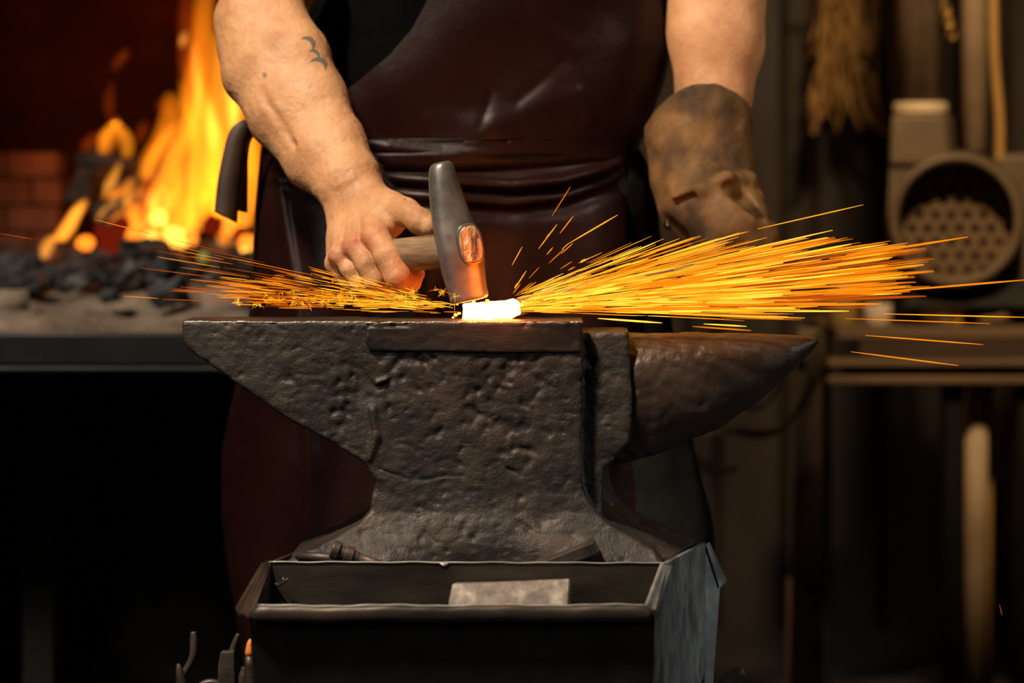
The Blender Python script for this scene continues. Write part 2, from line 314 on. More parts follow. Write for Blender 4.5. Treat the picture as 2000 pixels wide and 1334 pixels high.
def sdf_arrays(f, lo, hi, h, cf=4, margin=2.0):
    lo = np.array(lo, float); nb = np.ceil((np.array(hi)-lo)/h/cf).astype(int); n = nb*cf
    ax = [lo[i]+(np.arange(nb[i])*cf+(cf-1)/2)*h for i in range(3)]
    G = np.stack(np.meshgrid(*ax, indexing='ij'), -1).reshape(-1, 3); dc = f(G)
    D = np.repeat(np.repeat(np.repeat(dc.reshape(nb).astype('f'), cf, 0), cf, 1), cf, 2)
    near = np.argwhere(np.abs(dc.reshape(nb)) < cf*h*margin)
    off = np.stack(np.meshgrid(*[np.arange(cf)]*3, indexing='ij'), -1).reshape(-1, 3)
    for k in range(0, len(near), 12000):
        idx = (near[k:k+12000, None, :]*cf+off[None]).reshape(-1, 3)
        D[idx[:, 0], idx[:, 1], idx[:, 2]] = f(lo+idx*h)
    S = D < 0
    cnt = np.zeros(np.array(D.shape)-1, np.uint8)
    for a in (0, 1):
        for b in (0, 1):
            for c in (0, 1):
                cnt += S[a:n[0]-1+a, b:n[1]-1+b, c:n[2]-1+c]
    act = (cnt > 0) & (cnt < 8); cells = np.argwhere(act)
    ID = np.full(act.shape, -1, np.int32); ID[act] = np.arange(len(cells))
    acc = np.zeros((len(cells), 3)); num = np.zeros(len(cells))
    cs = [(a, b, c) for a in (0, 1) for b in (0, 1) for c in (0, 1)]
    for A in cs:
        for ax_ in range(3):
            if A[ax_]: continue
            B = list(A); B[ax_] = 1
            ia = cells+A; ib = cells+B
            va = D[ia[:, 0], ia[:, 1], ia[:, 2]]; vb = D[ib[:, 0], ib[:, 1], ib[:, 2]]
            m = (va < 0) != (vb < 0); t = np.where(m, va/np.where(va == vb, 1, va-vb), 0)
            pt = np.array(A, float)[None].repeat(len(cells), 0); pt[:, ax_] = t
            acc += pt*m[:, None]; num += m
    V = lo+(cells+acc/num[:, None])*h
    Q = []
    for ax_ in range(3):
        sl0 = [slice(None)]*3; sl1 = [slice(None)]*3; sl0[ax_] = slice(0, -1); sl1[ax_] = slice(1, None)
        a = S[tuple(sl0)]; b = S[tuple(sl1)]; e = np.argwhere(a != b)
        u, v = [i for i in range(3) if i != ax_]
        e = e[(e[:, u] > 0) & (e[:, v] > 0) & (e[:, u] < n[u]-1) & (e[:, v] < n[v]-1)]
        def g(du, dv):
            q = e.copy(); q[:, u] -= du; q[:, v] -= dv; return ID[q[:, 0], q[:, 1], q[:, 2]]
        q = np.stack([g(0, 0), g(1, 0), g(1, 1), g(0, 1)], 1)
        flip = a[e[:, 0], e[:, 1], e[:, 2]] ^ (ax_ == 1)
        q[flip] = q[flip][:, ::-1]; Q.append(q)
    Q = np.concatenate(Q); Q = Q[(Q >= 0).all(1)][:, ::-1]
    return V, Q[:, ::-1]
def mesh_np(name, V, Q):
    me = bpy.data.meshes.new(name); me.vertices.add(len(V)); me.vertices.foreach_set('co', V.astype('f').ravel())
    me.loops.add(len(Q)*4); me.loops.foreach_set('vertex_index', Q.astype(np.int32).ravel())
    me.polygons.add(len(Q)); me.polygons.foreach_set('loop_start', np.arange(0, len(Q)*4, 4, dtype=np.int32))
    me.polygons.foreach_set('loop_total', np.full(len(Q), 4, np.int32))
    me.update(calc_edges=True); me.validate(); return me
def sdf_obj(name, f, lo, hi, h, m, parent=None, cf=4, margin=2.0):
    V, Q = sdf_arrays(f, lo, hi, h, cf, margin); return link(name, mesh_np(name, V, Q), m, parent)

# ------------------------------------------------------------------ setting
def struct(name, mb, m, **k): return tag(mb.build(name, m, None, **k), kind='structure')
b = MB(); b.box((-4, -3.2, -0.05), (4, 3.2, 0)); struct('floor', b, M['floor'], smooth=False)
# corrugated right-hand back wall, real ribs
b = MB(); y0 = 2.75; prof = []
x = -0.15
while x < 3.0:
    for dx, dy in ((0, 0), (0.10, 0), (0.125, 0.035), (0.165, 0.035), (0.19, 0)): prof.append((x+dx, y0+dy))
    x += 0.21
for (xa, ya), (xb, yb) in zip(prof[:-1], prof[1:]):
    if xb-xa > 1e-6:
        b.hexa([(xa, ya, 0), (xb, yb, 0), (xb, yb+.02, 0), (xa, ya+.02, 0), (xa, ya, 3), (xb, yb, 3), (xb, yb+.02, 3), (xa, ya+.02, 3)])
struct('wall_back', b, M['wall'], smooth=False)
b = MB(); b.box((-4, 2.95, 0), (-0.15, 3.05, 3)); struct('wall_rear', b, M['soot'], smooth=False)
b = MB(); b.box((-2.6, -3.2, 0), (-2.5, 3.0, 3)); struct('wall_left', b, M['soot'], smooth=False)
b = MB(); b.box((2.9, -3.2, 0), (3.0, 3.0, 3)); struct('wall_right', b, M['wall'], smooth=False)

# ------------------------------------------------------------------ anvil
D = 2.5
anvil = thing('anvil', 'large dark iron anvil with a thick pointed horn, resting in the steel stand', 'anvil', (0.0, 0.055, 0.55))
def U(px, py, d=2.5):
    q = P(px, py, d); return (q[0], q[2])
sil = [U(*p) for p in ((353, 628), (352, 668), (362, 684), (440, 735), (560, 818), (640, 862), (712, 905), (737, 940), (727, 968), (722, 1000),
      (700, 1024), (650, 1050), (600, 1072), (568, 1088), (552, 1135), (1292, 1135), (1290, 1090), (1275, 1068), (1235, 1045), (1185, 1018), (1152, 985), (1137, 955), (1133, 880), (1138, 780), (1140, 628))]
rear = [U(p[0], p[1], 2.62) for p in ((900, 880), (1176, 880), (1182, 945), (1200, 985), (1250, 1018), (1310, 1045), (1345, 1064), (1352, 1130), (900, 1130))]
zt = U(0, 628)[1]
def flare(z):   # how far the front and back flare out towards the base
    zz = np.array([U(0, 960)[1], U(0, 1000)[1], U(0, 1040)[1], U(0, 1070)[1], U(0, 1092)[1], U(0, 1140)[1]])[::-1]
    return np.interp(z, zz, np.array([0, .003, .013, .024, .032, .034])[::-1])
stepx = [U(p[0], p[1], 2.525) for p in ((1100, 647), (1229, 647), (1231, 700), (1234, 800), (1228, 862), (1200, 900), (1178, 918), (1176, 1000), (1100, 1000))]
def anvil_f(p):
    x, y, z = p[:, 0], p[:, 1], p[:, 2]
    n1 = vnoise(p, 55); n2 = vnoise(p, 140); n3 = vnoise(p*np.array((1, 1, 2.2)), 90); n4 = vnoise(p, 18)
    hy = 0.055+flare(z)
    # heel narrows slightly
    hy = hy-np.interp(x, [U(353, 0)[0], U(560, 0)[0]], [.010, 0])*(z > U(0, 900)[1])
    a = smax(poly2(x, z, sil), np.abs(y-.055)-hy, 0.004)
    # arch hollow in the front of the base
    c = P(945, 1120, 2.445); q = (p-c)/np.array((.085, .042, .046)); a = smax(a, -(np.linalg.norm(q, axis=1)-1)*.035, 0.022)
    r = smax(poly2(x-(y-.12)*.25, z, rear), np.abs(y-.105)-.045-flare(z)*.8, 0.01)
    a = smin(a, r, 0.012)
    s = smax(poly2(x, z, stepx), np.abs(y-.068)-.050, 0.005)
    a = smin(a, s, 0.004)
    top = z > zt-.0035
    n5 = vnoise(p*np.array((.6, 1, 1.3)), 210)
    rough = n1*.0012+n2*.0008+n5*.0006+n4*.0025
    pits = np.clip(n2*1.0+n1*.7+n4*.5-.27, 0, 1)*.0055+np.clip(n5-.27, 0, 1)*.004
    a = a+np.where(top, n1*.0008, rough+pits)
    # chipped front top edge
    edge = (np.abs(z-zt) < .006) & (y < .006)
    a = a+np.where(edge, np.clip(vnoise(p*np.array((1, .1, .1)), 70)-.15, 0, 1)*.009, 0)
    # vertical forging lap and cracks on the front
    for pts, rr, sg in ((((728, 800), (735, 850), (722, 895)), .0045, -1), (((740, 915), (790, 934), (830, 938), (860, 930), (905, 929)), .0009, 1), (((560, 720), (585, 731), (615, 733), (650, 725)), .0007, 1),
                        (((737, 747), (755, 740)), .0026, -1), (((880, 1078), (910, 1082)), .0035, -1), (((1010, 1030), (1060, 1036)), .0007, 1)):
        for (q0, q1) in zip(pts[:-1], pts[1:]):
            cdist = cone(p, P(*q0, 2.5), P(*q1, 2.5), rr, rr*.8)
            a = smin(a, cdist, .003) if sg < 0 else smax(a, -cdist, .002)
    return a
h_ = 0.0018
lo = (U(340, 0)[0], -.05, U(0, 1145)[1]); hi = (U(1380, 0)[0]+.01, .22, U(0, 615)[1])
sdf_obj('anvil_body', anvil_f, lo, hi, h_, M['anvil'], anvil)
# horn
hx = np.array([1200, 1245, 1300, 1400, 1480, 1540, 1575, 1592, 1599], float)
ht = np.array([652, 650, 649, 650, 652, 654, 656, 659, 664], float)
hb = np.array([906, 898, 882, 838, 785, 732, 698, 678, 667], float)
hw = np.array([.0405, .0415, .0425, .040, .034, .023, .0135, .0065, .002])
dh = 2.565
HX = (hx-1000)/F*dh; HT = CZ-(ht-YH)/F*dh; HB = CZ-(hb-YH)/F*dh
def horn_f(p):
    x, y, z = p[:, 0], p[:, 1], p[:, 2]
    t = np.interp(x, HX, HT); bt = np.interp(x, HX, HB); wv = np.interp(x, HX, hw)
    c = (t+bt)/2; a = np.maximum((t-bt)/2, .0015); wv = np.maximum(wv, .0015)
    # widest above the middle, keel below
    c2 = c+a*.22; av = np.where(z > c2, t-c2, c2-bt)
    ez = np.abs(z-c2)/np.maximum(av, 1e-4); ey = np.abs(y-.065)/wv
    g = (ez**2.15+ey**2.15)**(1/2.15)
    d = (g-1)*np.minimum(a, wv)
    d = np.maximum(d, x-HX[-1]); d = np.maximum(d, HX[0]-x)
    fade = np.interp(x, [HX[0], HX[4], HX[-1]], [1, .45, .15])
    return d+(vnoise(p, 50)*.0026+vnoise(p, 130)*.0014+np.clip(vnoise(p, 75)-.2, 0, 1)*.006)*fade
sdf_obj('horn', horn_f, (HX[0]-.004, .005, min(HB)-.01), (HX[-1]+.006, .125, max(HT)+.006), h_, M['horn'], anvil)
# welded face plate
def plate_f(p):
    x, y, z = p[:, 0], p[:, 1], p[:, 2]
    q = [U(716, 629), (U(1136, 629)[0], U(0, 629)[1]), U(1136, 688), U(1000, 689), U(880, 687), U(722, 686), U(714, 670)]
    a = smax(poly2(x, z, q), np.abs(y-.030)-.0325, .002)
    a = a+vnoise(p, 60)*.0008+vnoise(p, 180)*.0006
    edge = (np.abs(z-zt) < .006)
    a = a+np.where(edge, np.clip(vnoise(p*np.array((1, .1, .1)), 55)-.20, 0, 1)*.012, 0)
    return a
sdf_obj('face_plate', plate_f, (U(705, 0)[0], -.008, U(0, 695)[1]), (U(1142, 0)[0], .07, U(0, 622)[1]), .0013, M['face'], anvil)

# pale bead on the chipped face edge: worn steel with its highlight painted in
b = MB(); pts = []; rr = []
xa_, xb_ = U(357, 0)[0], U(1137, 0)[0]; xm_ = U(716, 0)[0]
for i in range(420):
    x_ = xa_+(xb_-xa_)*i/419; yf = -.0012 if x_ > xm_ else .0012+.010*max(0, 1-(x_-xa_)/(U(560, 0)[0]-xa_))
    q = np.array([[x_, 0, 0]]); nz_ = float(vnoise(q, 120)[0])+.6*float(vnoise(q, 420)[0]); chip = max(0, float(vnoise(q, 60)[0])-.2)
    pts.append(np.array((x_, yf+.0012*chip*4, zt-.0010+nz_*.0006-chip*.004))); rr.append(.0010+.0012*max(-.6, nz_))
b.tube(pts, rr, 6); o = b.build('worn_edge_glint', M['glint_steel'], anvil); o['label'] = 'worn edge of the face with its highlight as a pale bead'

# ------------------------------------------------------------------ stand under the anvil
stand = thing('anvil_stand', 'open steel box stand with bent lips holding the anvil', 'stand', (0, .08, 0))
def quadplate(mb, pts, n, t):
    pts = [np.array(p) for p in pts]; n = np.array(n, float); n /= np.linalg.norm(n)
    if len(pts) == 4: mb.hexa(pts+[p+n*t for p in pts])
# front wall of the box (behind the front bin)
dA = 2.45; dL = 2.345
b = MB(); z0 = 0.0
A = P(522, 1098, dA); B = P(1302, 1100, dA)
def down(p, z, dx=0, dy=0): return np.array((p[0]+dx, p[1]+dy, z))
quadplate(b, [down(A, .02), down(B, .02), B, A], (0, 1, 0), .006)
b.build('front_wall', M['plate'], stand, False, .0012)
# right wall
B2 = P(1378, 1060, 2.65)
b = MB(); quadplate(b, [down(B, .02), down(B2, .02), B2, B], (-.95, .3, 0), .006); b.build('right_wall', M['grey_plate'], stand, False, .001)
A2 = P(576, 1076, 2.575)
b = MB(); quadplate(b, [down(A, .02), down(A2, .02), A2, A], (.95, .2, 0), .006); b.build('left_wall', M['plate'], stand, False, .001)
A3 = np.array((A2[0]+.03, B2[1]+.02, B2[2])); 
b = MB(); quadplate(b, [down(A3, .02), down(B2, .02), B2, A3], (0, 1, 0), .006); quadplate(b, [down(A2, .02), down(A3, .02), A3, A2], (.95, .2, 0), .006); b.build('rear_wall', M['plate'], stand, False, .001)
# fill (timber block) that carries the anvil
zb = U(0, 1137)[1]
b = MB(); b.hexa([(-.235, -.035, .02), (.15, -.035, .02), (.19, .135, .02), (-.205, .15, .02), (-.235, -.035, zb), (.15, -.035, zb), (.19, .135, zb), (-.205, .15, zb)])
b.build('timber_block', M['wood'], stand, False, .004)
b = MB(); b.box((-.27, -.14, 0), (.26, .20, .02)); b.build('foot_plate', M['plate'], stand, False, .003)
# front bin with rolled lip
LL = P(487, 1196, dL); LR = P(1280, 1194, dL)
b = MB()
bl = P(503, 1500, 2.38); br = P(1276, 1500, 2.38)
quadplate(b, [bl, br, LR, LL], (0, 1, 0), .004)
b.build('bin_front_panel', M['black_plate'], stand, False, .001)
b = MB(); rings = []
for i in range(41):
    t = i/40; c = LL*(1-t)+LR*t; wob = .0006*math.sin(t*23)+.0004*math.sin(t*61)
    e = min(1, .35+min(t, 1-t)*30)
    ring = []
    for k in range(14):
        a = 2*math.pi*k/14; ring.append(c+np.array((0, -.004+math.cos(a)*.0052*e, -.0015+wob+math.sin(a)*.0082*e)))
    rings.append(ring)
b.loft(rings); b.build('rolled_lip', M['plate'], stand, True)
b = MB(); quadplate(b, [P(503, 1500, 2.38), down(A, P(503, 1500, 2.38)[2]), A+np.array((0, 0, -.002)), LL], (1, 0, .1), .004); b.build('bin_left_side', M['plate'], stand, False)
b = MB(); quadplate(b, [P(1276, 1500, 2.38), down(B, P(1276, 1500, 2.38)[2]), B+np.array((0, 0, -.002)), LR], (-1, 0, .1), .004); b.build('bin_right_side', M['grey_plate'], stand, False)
b = MB(); quadplate(b, [P(503, 1500, 2.38), P(1276, 1500, 2.38), P(1290, 1440, 2.45), P(520, 1440, 2.45)], (0, 0, 1), .004)
b.build('bin_bottom', M['plate'], stand, False)
# folded side lips
b = MB()
quadplate(b, [P(468, 1200, dL-.004), P(486, 1212, dL-.004), P(526, 1108, dA-.004), P(518, 1098, dA-.004)], (.3, -.3, 1), .0035)
quadplate(b, [P(462, 1192, dL), P(470, 1208, dL-.004), P(523, 1106, dA-.004), P(514, 1102, dA-.002)], (-.6, 0, 1), .0035)
b.build('left_folded_lip', M['plate'], stand, False, .0012)
b = MB()
quadplate(b, [P(1262, 1186, dL-.006), P(1283, 1200, dL+.010), P(1314, 1106, dA+.010), P(1294, 1100, dA-.006)], (-.8, .5, -.1), .0035)
o = b.build('right_folded_lip', M['glint_steel'], stand, False, .0012); o['label'] = 'right steel lip, coloured paler for the side light on it'  # paler steel than the left lip: side light put into its colour
b = MB()
quadplate(b, [P(1262, 1190, dL-.002), P(1272, 1216, dL-.002), P(1287, 1203, dL-.010), P(1280, 1190, dL-.010)], (0, 1, 0), .003); b.build('lip_corner', M['plate'], stand, False, .0008)
b = MB(); pts = [A*(1-t)+B*t+np.array((0, -.0005, .0002+.0005*math.sin(t*47)*math.sin(t*13))) for t in np.linspace(.004, .996, 60)]; b.tube(pts, .0011, 6)
pts = [LL*(1-t)+LR*t+np.array((0, -.004, .0068+.0006*math.sin(t*23)+.0003*math.sin(t*71))) for t in np.linspace(.02, .98, 60)]; b.tube(pts, .0012, 6)
for k in (.44, .445): b.tube([A*(1-k)+B*k+np.array((-.003, -.001, 0)), A*(1-k)+B*k+np.array((0, -.001, -.003)), A*(1-k)+B*k+np.array((.003, -.001, 0))], .0012, 5)
o = b.build('edge_glint_beads', M['glint_steel'], stand); o['label'] = 'worn stand edges with their highlights as pale beads'  # highlights along wall top and rolled lip, built as pale beads
# second bin on the right of the stand
b = MB()
quadplate(b, [P(1368, 1500, 2.655), P(1382, 1500, 2.66), P(1407, 1142, 2.665), P(1378, 1062, 2.655)], (0, 1, 0), .005)
quadplate(b, [P(1378, 1064, 2.652), P(1405, 1150, 2.662), P(1419, 1138, 2.672), P(1384, 1062, 2.66)], (.3, .5, .4), .0035)
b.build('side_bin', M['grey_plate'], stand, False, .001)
# crumbly weld bead along the right corner
b = MB()
for i in range(46):
    py = 1102+i*5.2+random.uniform(-1.5, 1.5); 
    if 1208 < py < 1232: continue
    c = P(1374-(py-1102)*.02+random.uniform(-1.5, 1.5), py, 2.648); r = random.uniform(.0012, .0026)
    b.tube([c+np.array((-r, 0, -r)), c, c+np.array((r*.4, 0, r))], [r*.5, r, r*.5], 6)
b.build('weld_bead', M['black_plate'], stand, True)
b = MB(); b.tube([P(536, 1140, 2.446), P(545, 1143, 2.44), P(556, 1136, 2.438), P(553, 1128, 2.438)], .0016, 6); b.tube([P(556, 1136, 2.438), P(563, 1130, 2.438)], .0014, 6); b.build('weld_spatter', M['tool'], stand)

# things in the stand
th = thing('steel_offcut_block', 'pale scaled rectangular steel block leaning in the front bin', 'steel block', P(995, 1190, 2.40))
b = MB(); b.hexa([P(868, 1215, 2.375), P(1108, 1215, 2.375), P(1114, 1240, 2.42), P(884, 1240, 2.42), P(883, 1140, 2.40), P(1113, 1130, 2.40), P(1117, 1132, 2.44), P(890, 1137, 2.44)])
o = b.build('block_body', M['block'], th, False, .0015)
b = MB(); b.tube([P(905, 1128, 2.372), P(906, 1129, 2.3725)], .001, 6)
th = thing('socket_punch', 'short dark steel punch with a ringed round end lying left on the anvil base', 'punch', P(680, 1082, 2.462))
b = MB(); a0 = P(648, 1072, 2.463); a1 = P(700, 1090, 2.463)
b.tube([a0, a0*.98+a1*.02, a0*.72+a1*.28, a0*.70+a1*.30], [.0085, .0098, .0098, .0085], 18); b.build('punch_head', M['tool'], th, False, .0008)
b = MB(); b.tube([a0*.70+a1*.30, a0*.5+a1*.5, a0*.48+a1*.52, a0*.2+a1*.8, a0*.18+a1*.82, a1], [.0070, .0070, .0088, .0088, .0065, .006], 18); b.build('punch_collar', M['tool'], th, False, .0005)
b = MB(); b.tube([a1, P(760, 1108, 2.463)], [.0055, .004], 14); b.build('punch_shank', M['tool'], th)
th = thing('flat_chisel', 'flat steel chisel bar tilted up on the right of the anvil base', 'chisel', P(1120, 1080, 2.466))
b = MB()
q = [(1160, 1067), (1063, 1106)]
t0 = P(1167, 1066, 2.463); t1 = P(1055, 1108, 2.463); dr = (t1-t0)/np.linalg.norm(t1-t0); up = np.array((-dr[2], 0, dr[0])); up = up if up[2] > 0 else -up
sections = []
for t, hh, ww in ((0, .0045, .009), (.04, .0065, .0105), (.2, .0066, .011), (1, .0060, .011)):
    c = t0*(1-t)+t1*t; sections.append([c+up*hh+np.array((0, -ww, 0)), c+up*hh+np.array((0, ww, 0)), c-up*hh+np.array((0, ww, 0)), c-up*hh+np.array((0, -ww, 0))])
b.loft(sections); b.build('chisel_bar', M['tool'], th, False, .0012)
o = MB(); o.tube([P(578, 1085, 2.465), P(640, 1090, 2.463), P(690, 1097, 2.463)], [.004, .0055, .004], 8); tag(o.build('iron_rod', M['tool']), 'flat brown iron rod lying against the left foot of the anvil', 'rod')

# tools hanging at the lower left and right of the stand
def tongs_handle(name, label, pts, rad, m='tool', cat='tong handle', flat=1.0, tip=None, group=None):
    b = MB(); pp = chaikin([P(*p) for p in pts], 2); rr = np.interp(np.linspace(0, 1, len(pp)), np.linspace(0, 1, len(rad)), rad)
    b.tube(pp, list(rr), 12, flat); o = b.build(name, M[m]); tag(o, label, cat, group); return o
tongs_handle('tong_rein', 'bent rounded iron tong handle rising furthest left beside the stand', [(378, 1234, 2.5), (379, 1260, 2.5), (378, 1285, 2.5), (362, 1312, 2.5), (345, 1345, 2.5), (345, 1800, 2.5)], [.0030, .0042, .0042, .0040, .0038, .0038])
tongs_handle('pointed_spike', 'short pointed iron spike just below the bent tong handle', [(348, 1296, 2.48), (352, 1318, 2.48), (358, 1345, 2.48), (360, 1800, 2.48)], [.0010, .0045, .0055, .005], cat='spike')
tongs_handle('thin_rod', 'thin slanted iron rod behind the flat-topped tool', [(466, 1238, 2.52), (458, 1258, 2.52), (450, 1282, 2.52), (462, 1312, 2.52), (470, 1340, 2.52), (470, 1800, 2.52)], [.0025, .0036, .0036, .003, .003], cat='rod')
tongs_handle('low_tong_curve', 'low curved iron loop between spike and flat-topped tool', [(385, 1345, 2.49), (400, 1334, 2.49), (420, 1332, 2.49), (440, 1345, 2.49), (440, 1800, 2.49)], [.0035, .004, .004, .004], cat='tool')
b = MB(); sec = []
for py, hw_, d in ((1274, 12.5, 2.50), (1276, 15, 2.50), (1300, 16, 2.50), (1340, 17, 2.5), (1800, 17, 2.5)):
    l = P(442-hw_+(3 if py < 1277 else 0), py, d); r = P(442+hw_, py-1, d); sec.append([l, r, r+np.array((0, .012, 0)), l+np.array((0, .012, 0))])
b.loft(sec); tag(b.build('flat_topped_tool', M['tool'], None, False, .0015), 'wide flat-topped forged bar standing at the left of the stand', 'tool')
th = thing('orange_tipped_punch', 'round punch with a worn orange painted tip against the stand corner', 'punch', P(488, 1340, 2.42))
b = MB(); b.tube([P(489, 1248, 2.42), P(488, 1256, 2.42), P(487, 1272, 2.42), P(487, 1282, 2.42)], [.0010, .0030, .0042, .0044], 12); o = b.build('painted_tip', M['orange'], th); o['label'] = 'orange painted tip'
b = MB(); b.tube([P(487, 1281, 2.42), P(488, 1300, 2.42), P(490, 1340, 2.42), P(490, 1700, 2.42)], [.0046, .0052, .0058, .006], 12); b.build('punch_shank', M['tool'], th)
tongs_handle('small_stub_tool', 'small stubby bar end beside the orange-tipped punch', [(478, 1303, 2.44), (477, 1312, 2.44), (474, 1325, 2.44), (474, 1700, 2.44)], [.0034, .0040, .0052, .005], cat='tool')
tongs_handle('rounded_tong_end', 'round-ended grey tong handle at the lower right of the stand', [(1453, 1310, 2.62), (1440, 1316, 2.62), (1420, 1326, 2.62), (1405, 1345, 2.62), (1400, 1800, 2.62)], [.0052, .0066, .0066, .006, .006])
# rail on which they hang
b = MB(); b.box((-.40, -.02, .22), (-.235, .05, .235)); b.build('tool_rail', M['plate'], stand, False, .002)
b = MB(); b.box((.13, .10, .22), (.235, .16, .235)); b.build('tool_rail', M['plate'], stand, False, .002)

# ------------------------------------------------------------------ hammer
ham = thing('forging_hammer', 'steel cross-peen hammer with a wooden handle, striking the glowing metal', 'hammer', P(917, 590, 2.54))
dH = 2.54
rows = [(0.0, 861, 316, 13), (.012, 861, 318, 20), (.04, 861.5, 325, 25), (.08, 863, 338, 28), (.2, 869, 372, 33), (.35, 878, 413, 38), (.5, 889, 452, 43.5), (.6, 897, 480, 47), (.66, 900, 497, 47),
        (.75, 904.5, 522, 44.5), (.85, 909, 550, 41), (.93, 914, 570, 38.5), (.97, 916.5, 580, 39.5), (.99, 917.5, 586, 38), (1.0, 918, 588, 32)]
AX0 = P(861, 316, dH); AX1 = P(918, 588, dH); axd = (AX1-AX0)/np.linalg.norm(AX1-AX0)
sid = np.cross(axd, (0, -1, 0)); sid /= np.linalg.norm(sid); fr = np.cross(sid, axd); fr /= np.linalg.norm(fr)
# turn the section a little so an edge faces the camera-right
b = MB(); rings = []
for t, px, py, hwp in rows:
    c = P(px, py, dH); r = hwp/F*dH*.98; ring = []
    pw = 2.0+1.2*min(1, max(0, (t-.25)/.3))
    for k in range(40):
        a = 2*math.pi*k/40; ca, sa = math.cos(a), math.sin(a)
        m_ = (abs(ca)**pw+abs(sa)**pw)**(-1/pw)
        y_ = .92 if t > .3 else 1.0
        # rotate section by 25 deg
        u_ = ca*m_; v_ = sa*m_*y_
        ring.append(c+sid*r*u_+fr*r*v_)
    rings.append(ring)
b.loft(rings); head = b.build('hammer_head', M['hammer'], ham, True, 0, 1)
# handle
def HA(x): return P(x, 487+(897-x)*.10, 2.530+(897-x)*.00034)
b = MB(); sec = []
ax = HA(640)-HA(905); ax /= np.linalg.norm(ax)
hs = np.cross(ax, (0, 0, 1)); hs /= np.linalg.norm(hs); hu = np.cross(hs, ax)
if hu[2] < 0: hu = -hu
for i in range(17):
    t = i/16; x_ = 895-t*225
    c = HA(x_); hh = .0185-.002*abs(t-.5)+.0004*math.sin(t*9); ww = .0145
    sec.append([c+hs*ww*math.cos(2*math.pi*k/24)+hu*hh*math.sin(2*math.pi*k/24) for k in range(24)])
b.loft(sec); b.build('handle', M['wood'], ham)
# end grain of the handle showing in the eye, on the camera-right side of the head
b = MB(); sec = []
ce = P(908, 476, 2.54); nrm = np.array((.30, -.95, 0)); nrm /= np.linalg.norm(nrm)
e_up = axd*-1; e_sd = np.cross(e_up, nrm); e_sd /= np.linalg.norm(e_sd)
def eyering(off, sc_, jit=0):
    out_ = []
    for k in range(28):
        a = 2*math.pi*k/28; ca, sa = math.cos(a), math.sin(a); m_ = (abs(ca)**3+abs(sa)**3)**(-1/3)
        j = 1+jit*random.uniform(-1, 1)
        out_.append(ce+nrm*(off+jit*.02*random.uniform(-1, 1))+e_sd*.0122*sc_*ca*m_*j+e_up*.0190*sc_*sa*m_*j)
    return out_
b.loft([eyering(0.002, 1.0), eyering(.0225, 1.0, .02), eyering(.0242, .9, .03), eyering(.0236, .5, .05)]); o = b.build('handle_end', M['endgrain'], ham, False); o['label'] = 'split pale end grain of the handle'
b = MB(); b.loft([eyering(.0190, 1.16), eyering(.0222, 1.10), eyering(.0228, 1.03), eyering(.021, 1.0)]); b.build('eye_rim', M['hammer'], ham)

# ------------------------------------------------------------------ glowing work piece and the tongs that hold it
th = thing('glowing_steel_bar', 'white-hot steel bar being struck on the anvil face', 'steel bar', P(960, 621, 2.55))
def bar_f(p):
    q = [U(a_, b_, 2.545) for a_, b_ in ((904, 622), (905, 594), (930, 592), (950, 590), (985, 589), (1003, 583), (1014, 590), (1016, 612), (1000, 620), (980, 622))]
    a = smax(poly2(p[:, 0], p[:, 2], q), np.abs(p[:, 1]-.045)-.016, .003); return a+vnoise(p, 120)*.002
a_ = P(895, 625, 2.545); c_ = P(1025, 578, 2.545)
sdf_obj('hot_bar', bar_f, (a_[0], .02, zt-.0008), (c_[0], .07, c_[2]), .0012, M['hot'], th)
b = MB()
for (px, py, r) in ((888, 590, .0022), (893, 594, .002), (922, 583, .0022), (925, 588, .003), (952, 588, .003), (948, 592, .002), (890, 615, .0025), (897, 612, .0024), (885, 620, .002), (1018, 596, .003), (1022, 590, .0018), (905, 624, .003), (935, 583, .002)):
    c = P(px, py, 2.53); b = MB(); r *= random.uniform(.5, .9); b.tube([c+r*np.array((-1.0, 0, random.uniform(-.4, .4))), c-np.array((r*.6, 0, 0)), c+np.array((r*.5, 0, 0)), c+r*np.array((1.2, 0, random.uniform(-.4, .4)))], [r*.3, r*.9, r*.8, r*.2], 12); b.build('scale_fleck', M['hot2'], th)
th = thing('blacksmith_tongs', 'steel tongs in the gloved hand, gripping the glowing bar', 'tongs', P(1090, 580, 2.60))
pv = P(1068, 577, 2.60)
for s in (-1, 1):
    b = MB(); pts = chaikin([P(1000, 603+s*9, 2.56), P(1030, 598+s*9, 2.575), pv+np.array((0, s*.004, 0)), P(1130, 568-s*4, 2.64), P(1300, 540-s*7, 2.75), P(1440, 512-s*8, 2.84), P(1600, 488-s*8, 2.95)], 2)
    b.tube(pts, [.0045]*6+[.004]*(len(pts)-6), 8); b.build('tong_arm', M['glint_steel'], th)
b = MB(); b.tube([pv+np.array((0, -.012, 0)), pv+np.array((0, -.010, 0)), pv+np.array((0, .010, 0)), pv+np.array((0, .012, 0))], [.006, .0085, .0085, .006], 14); b.build('rivet', M['glint_steel'], th)

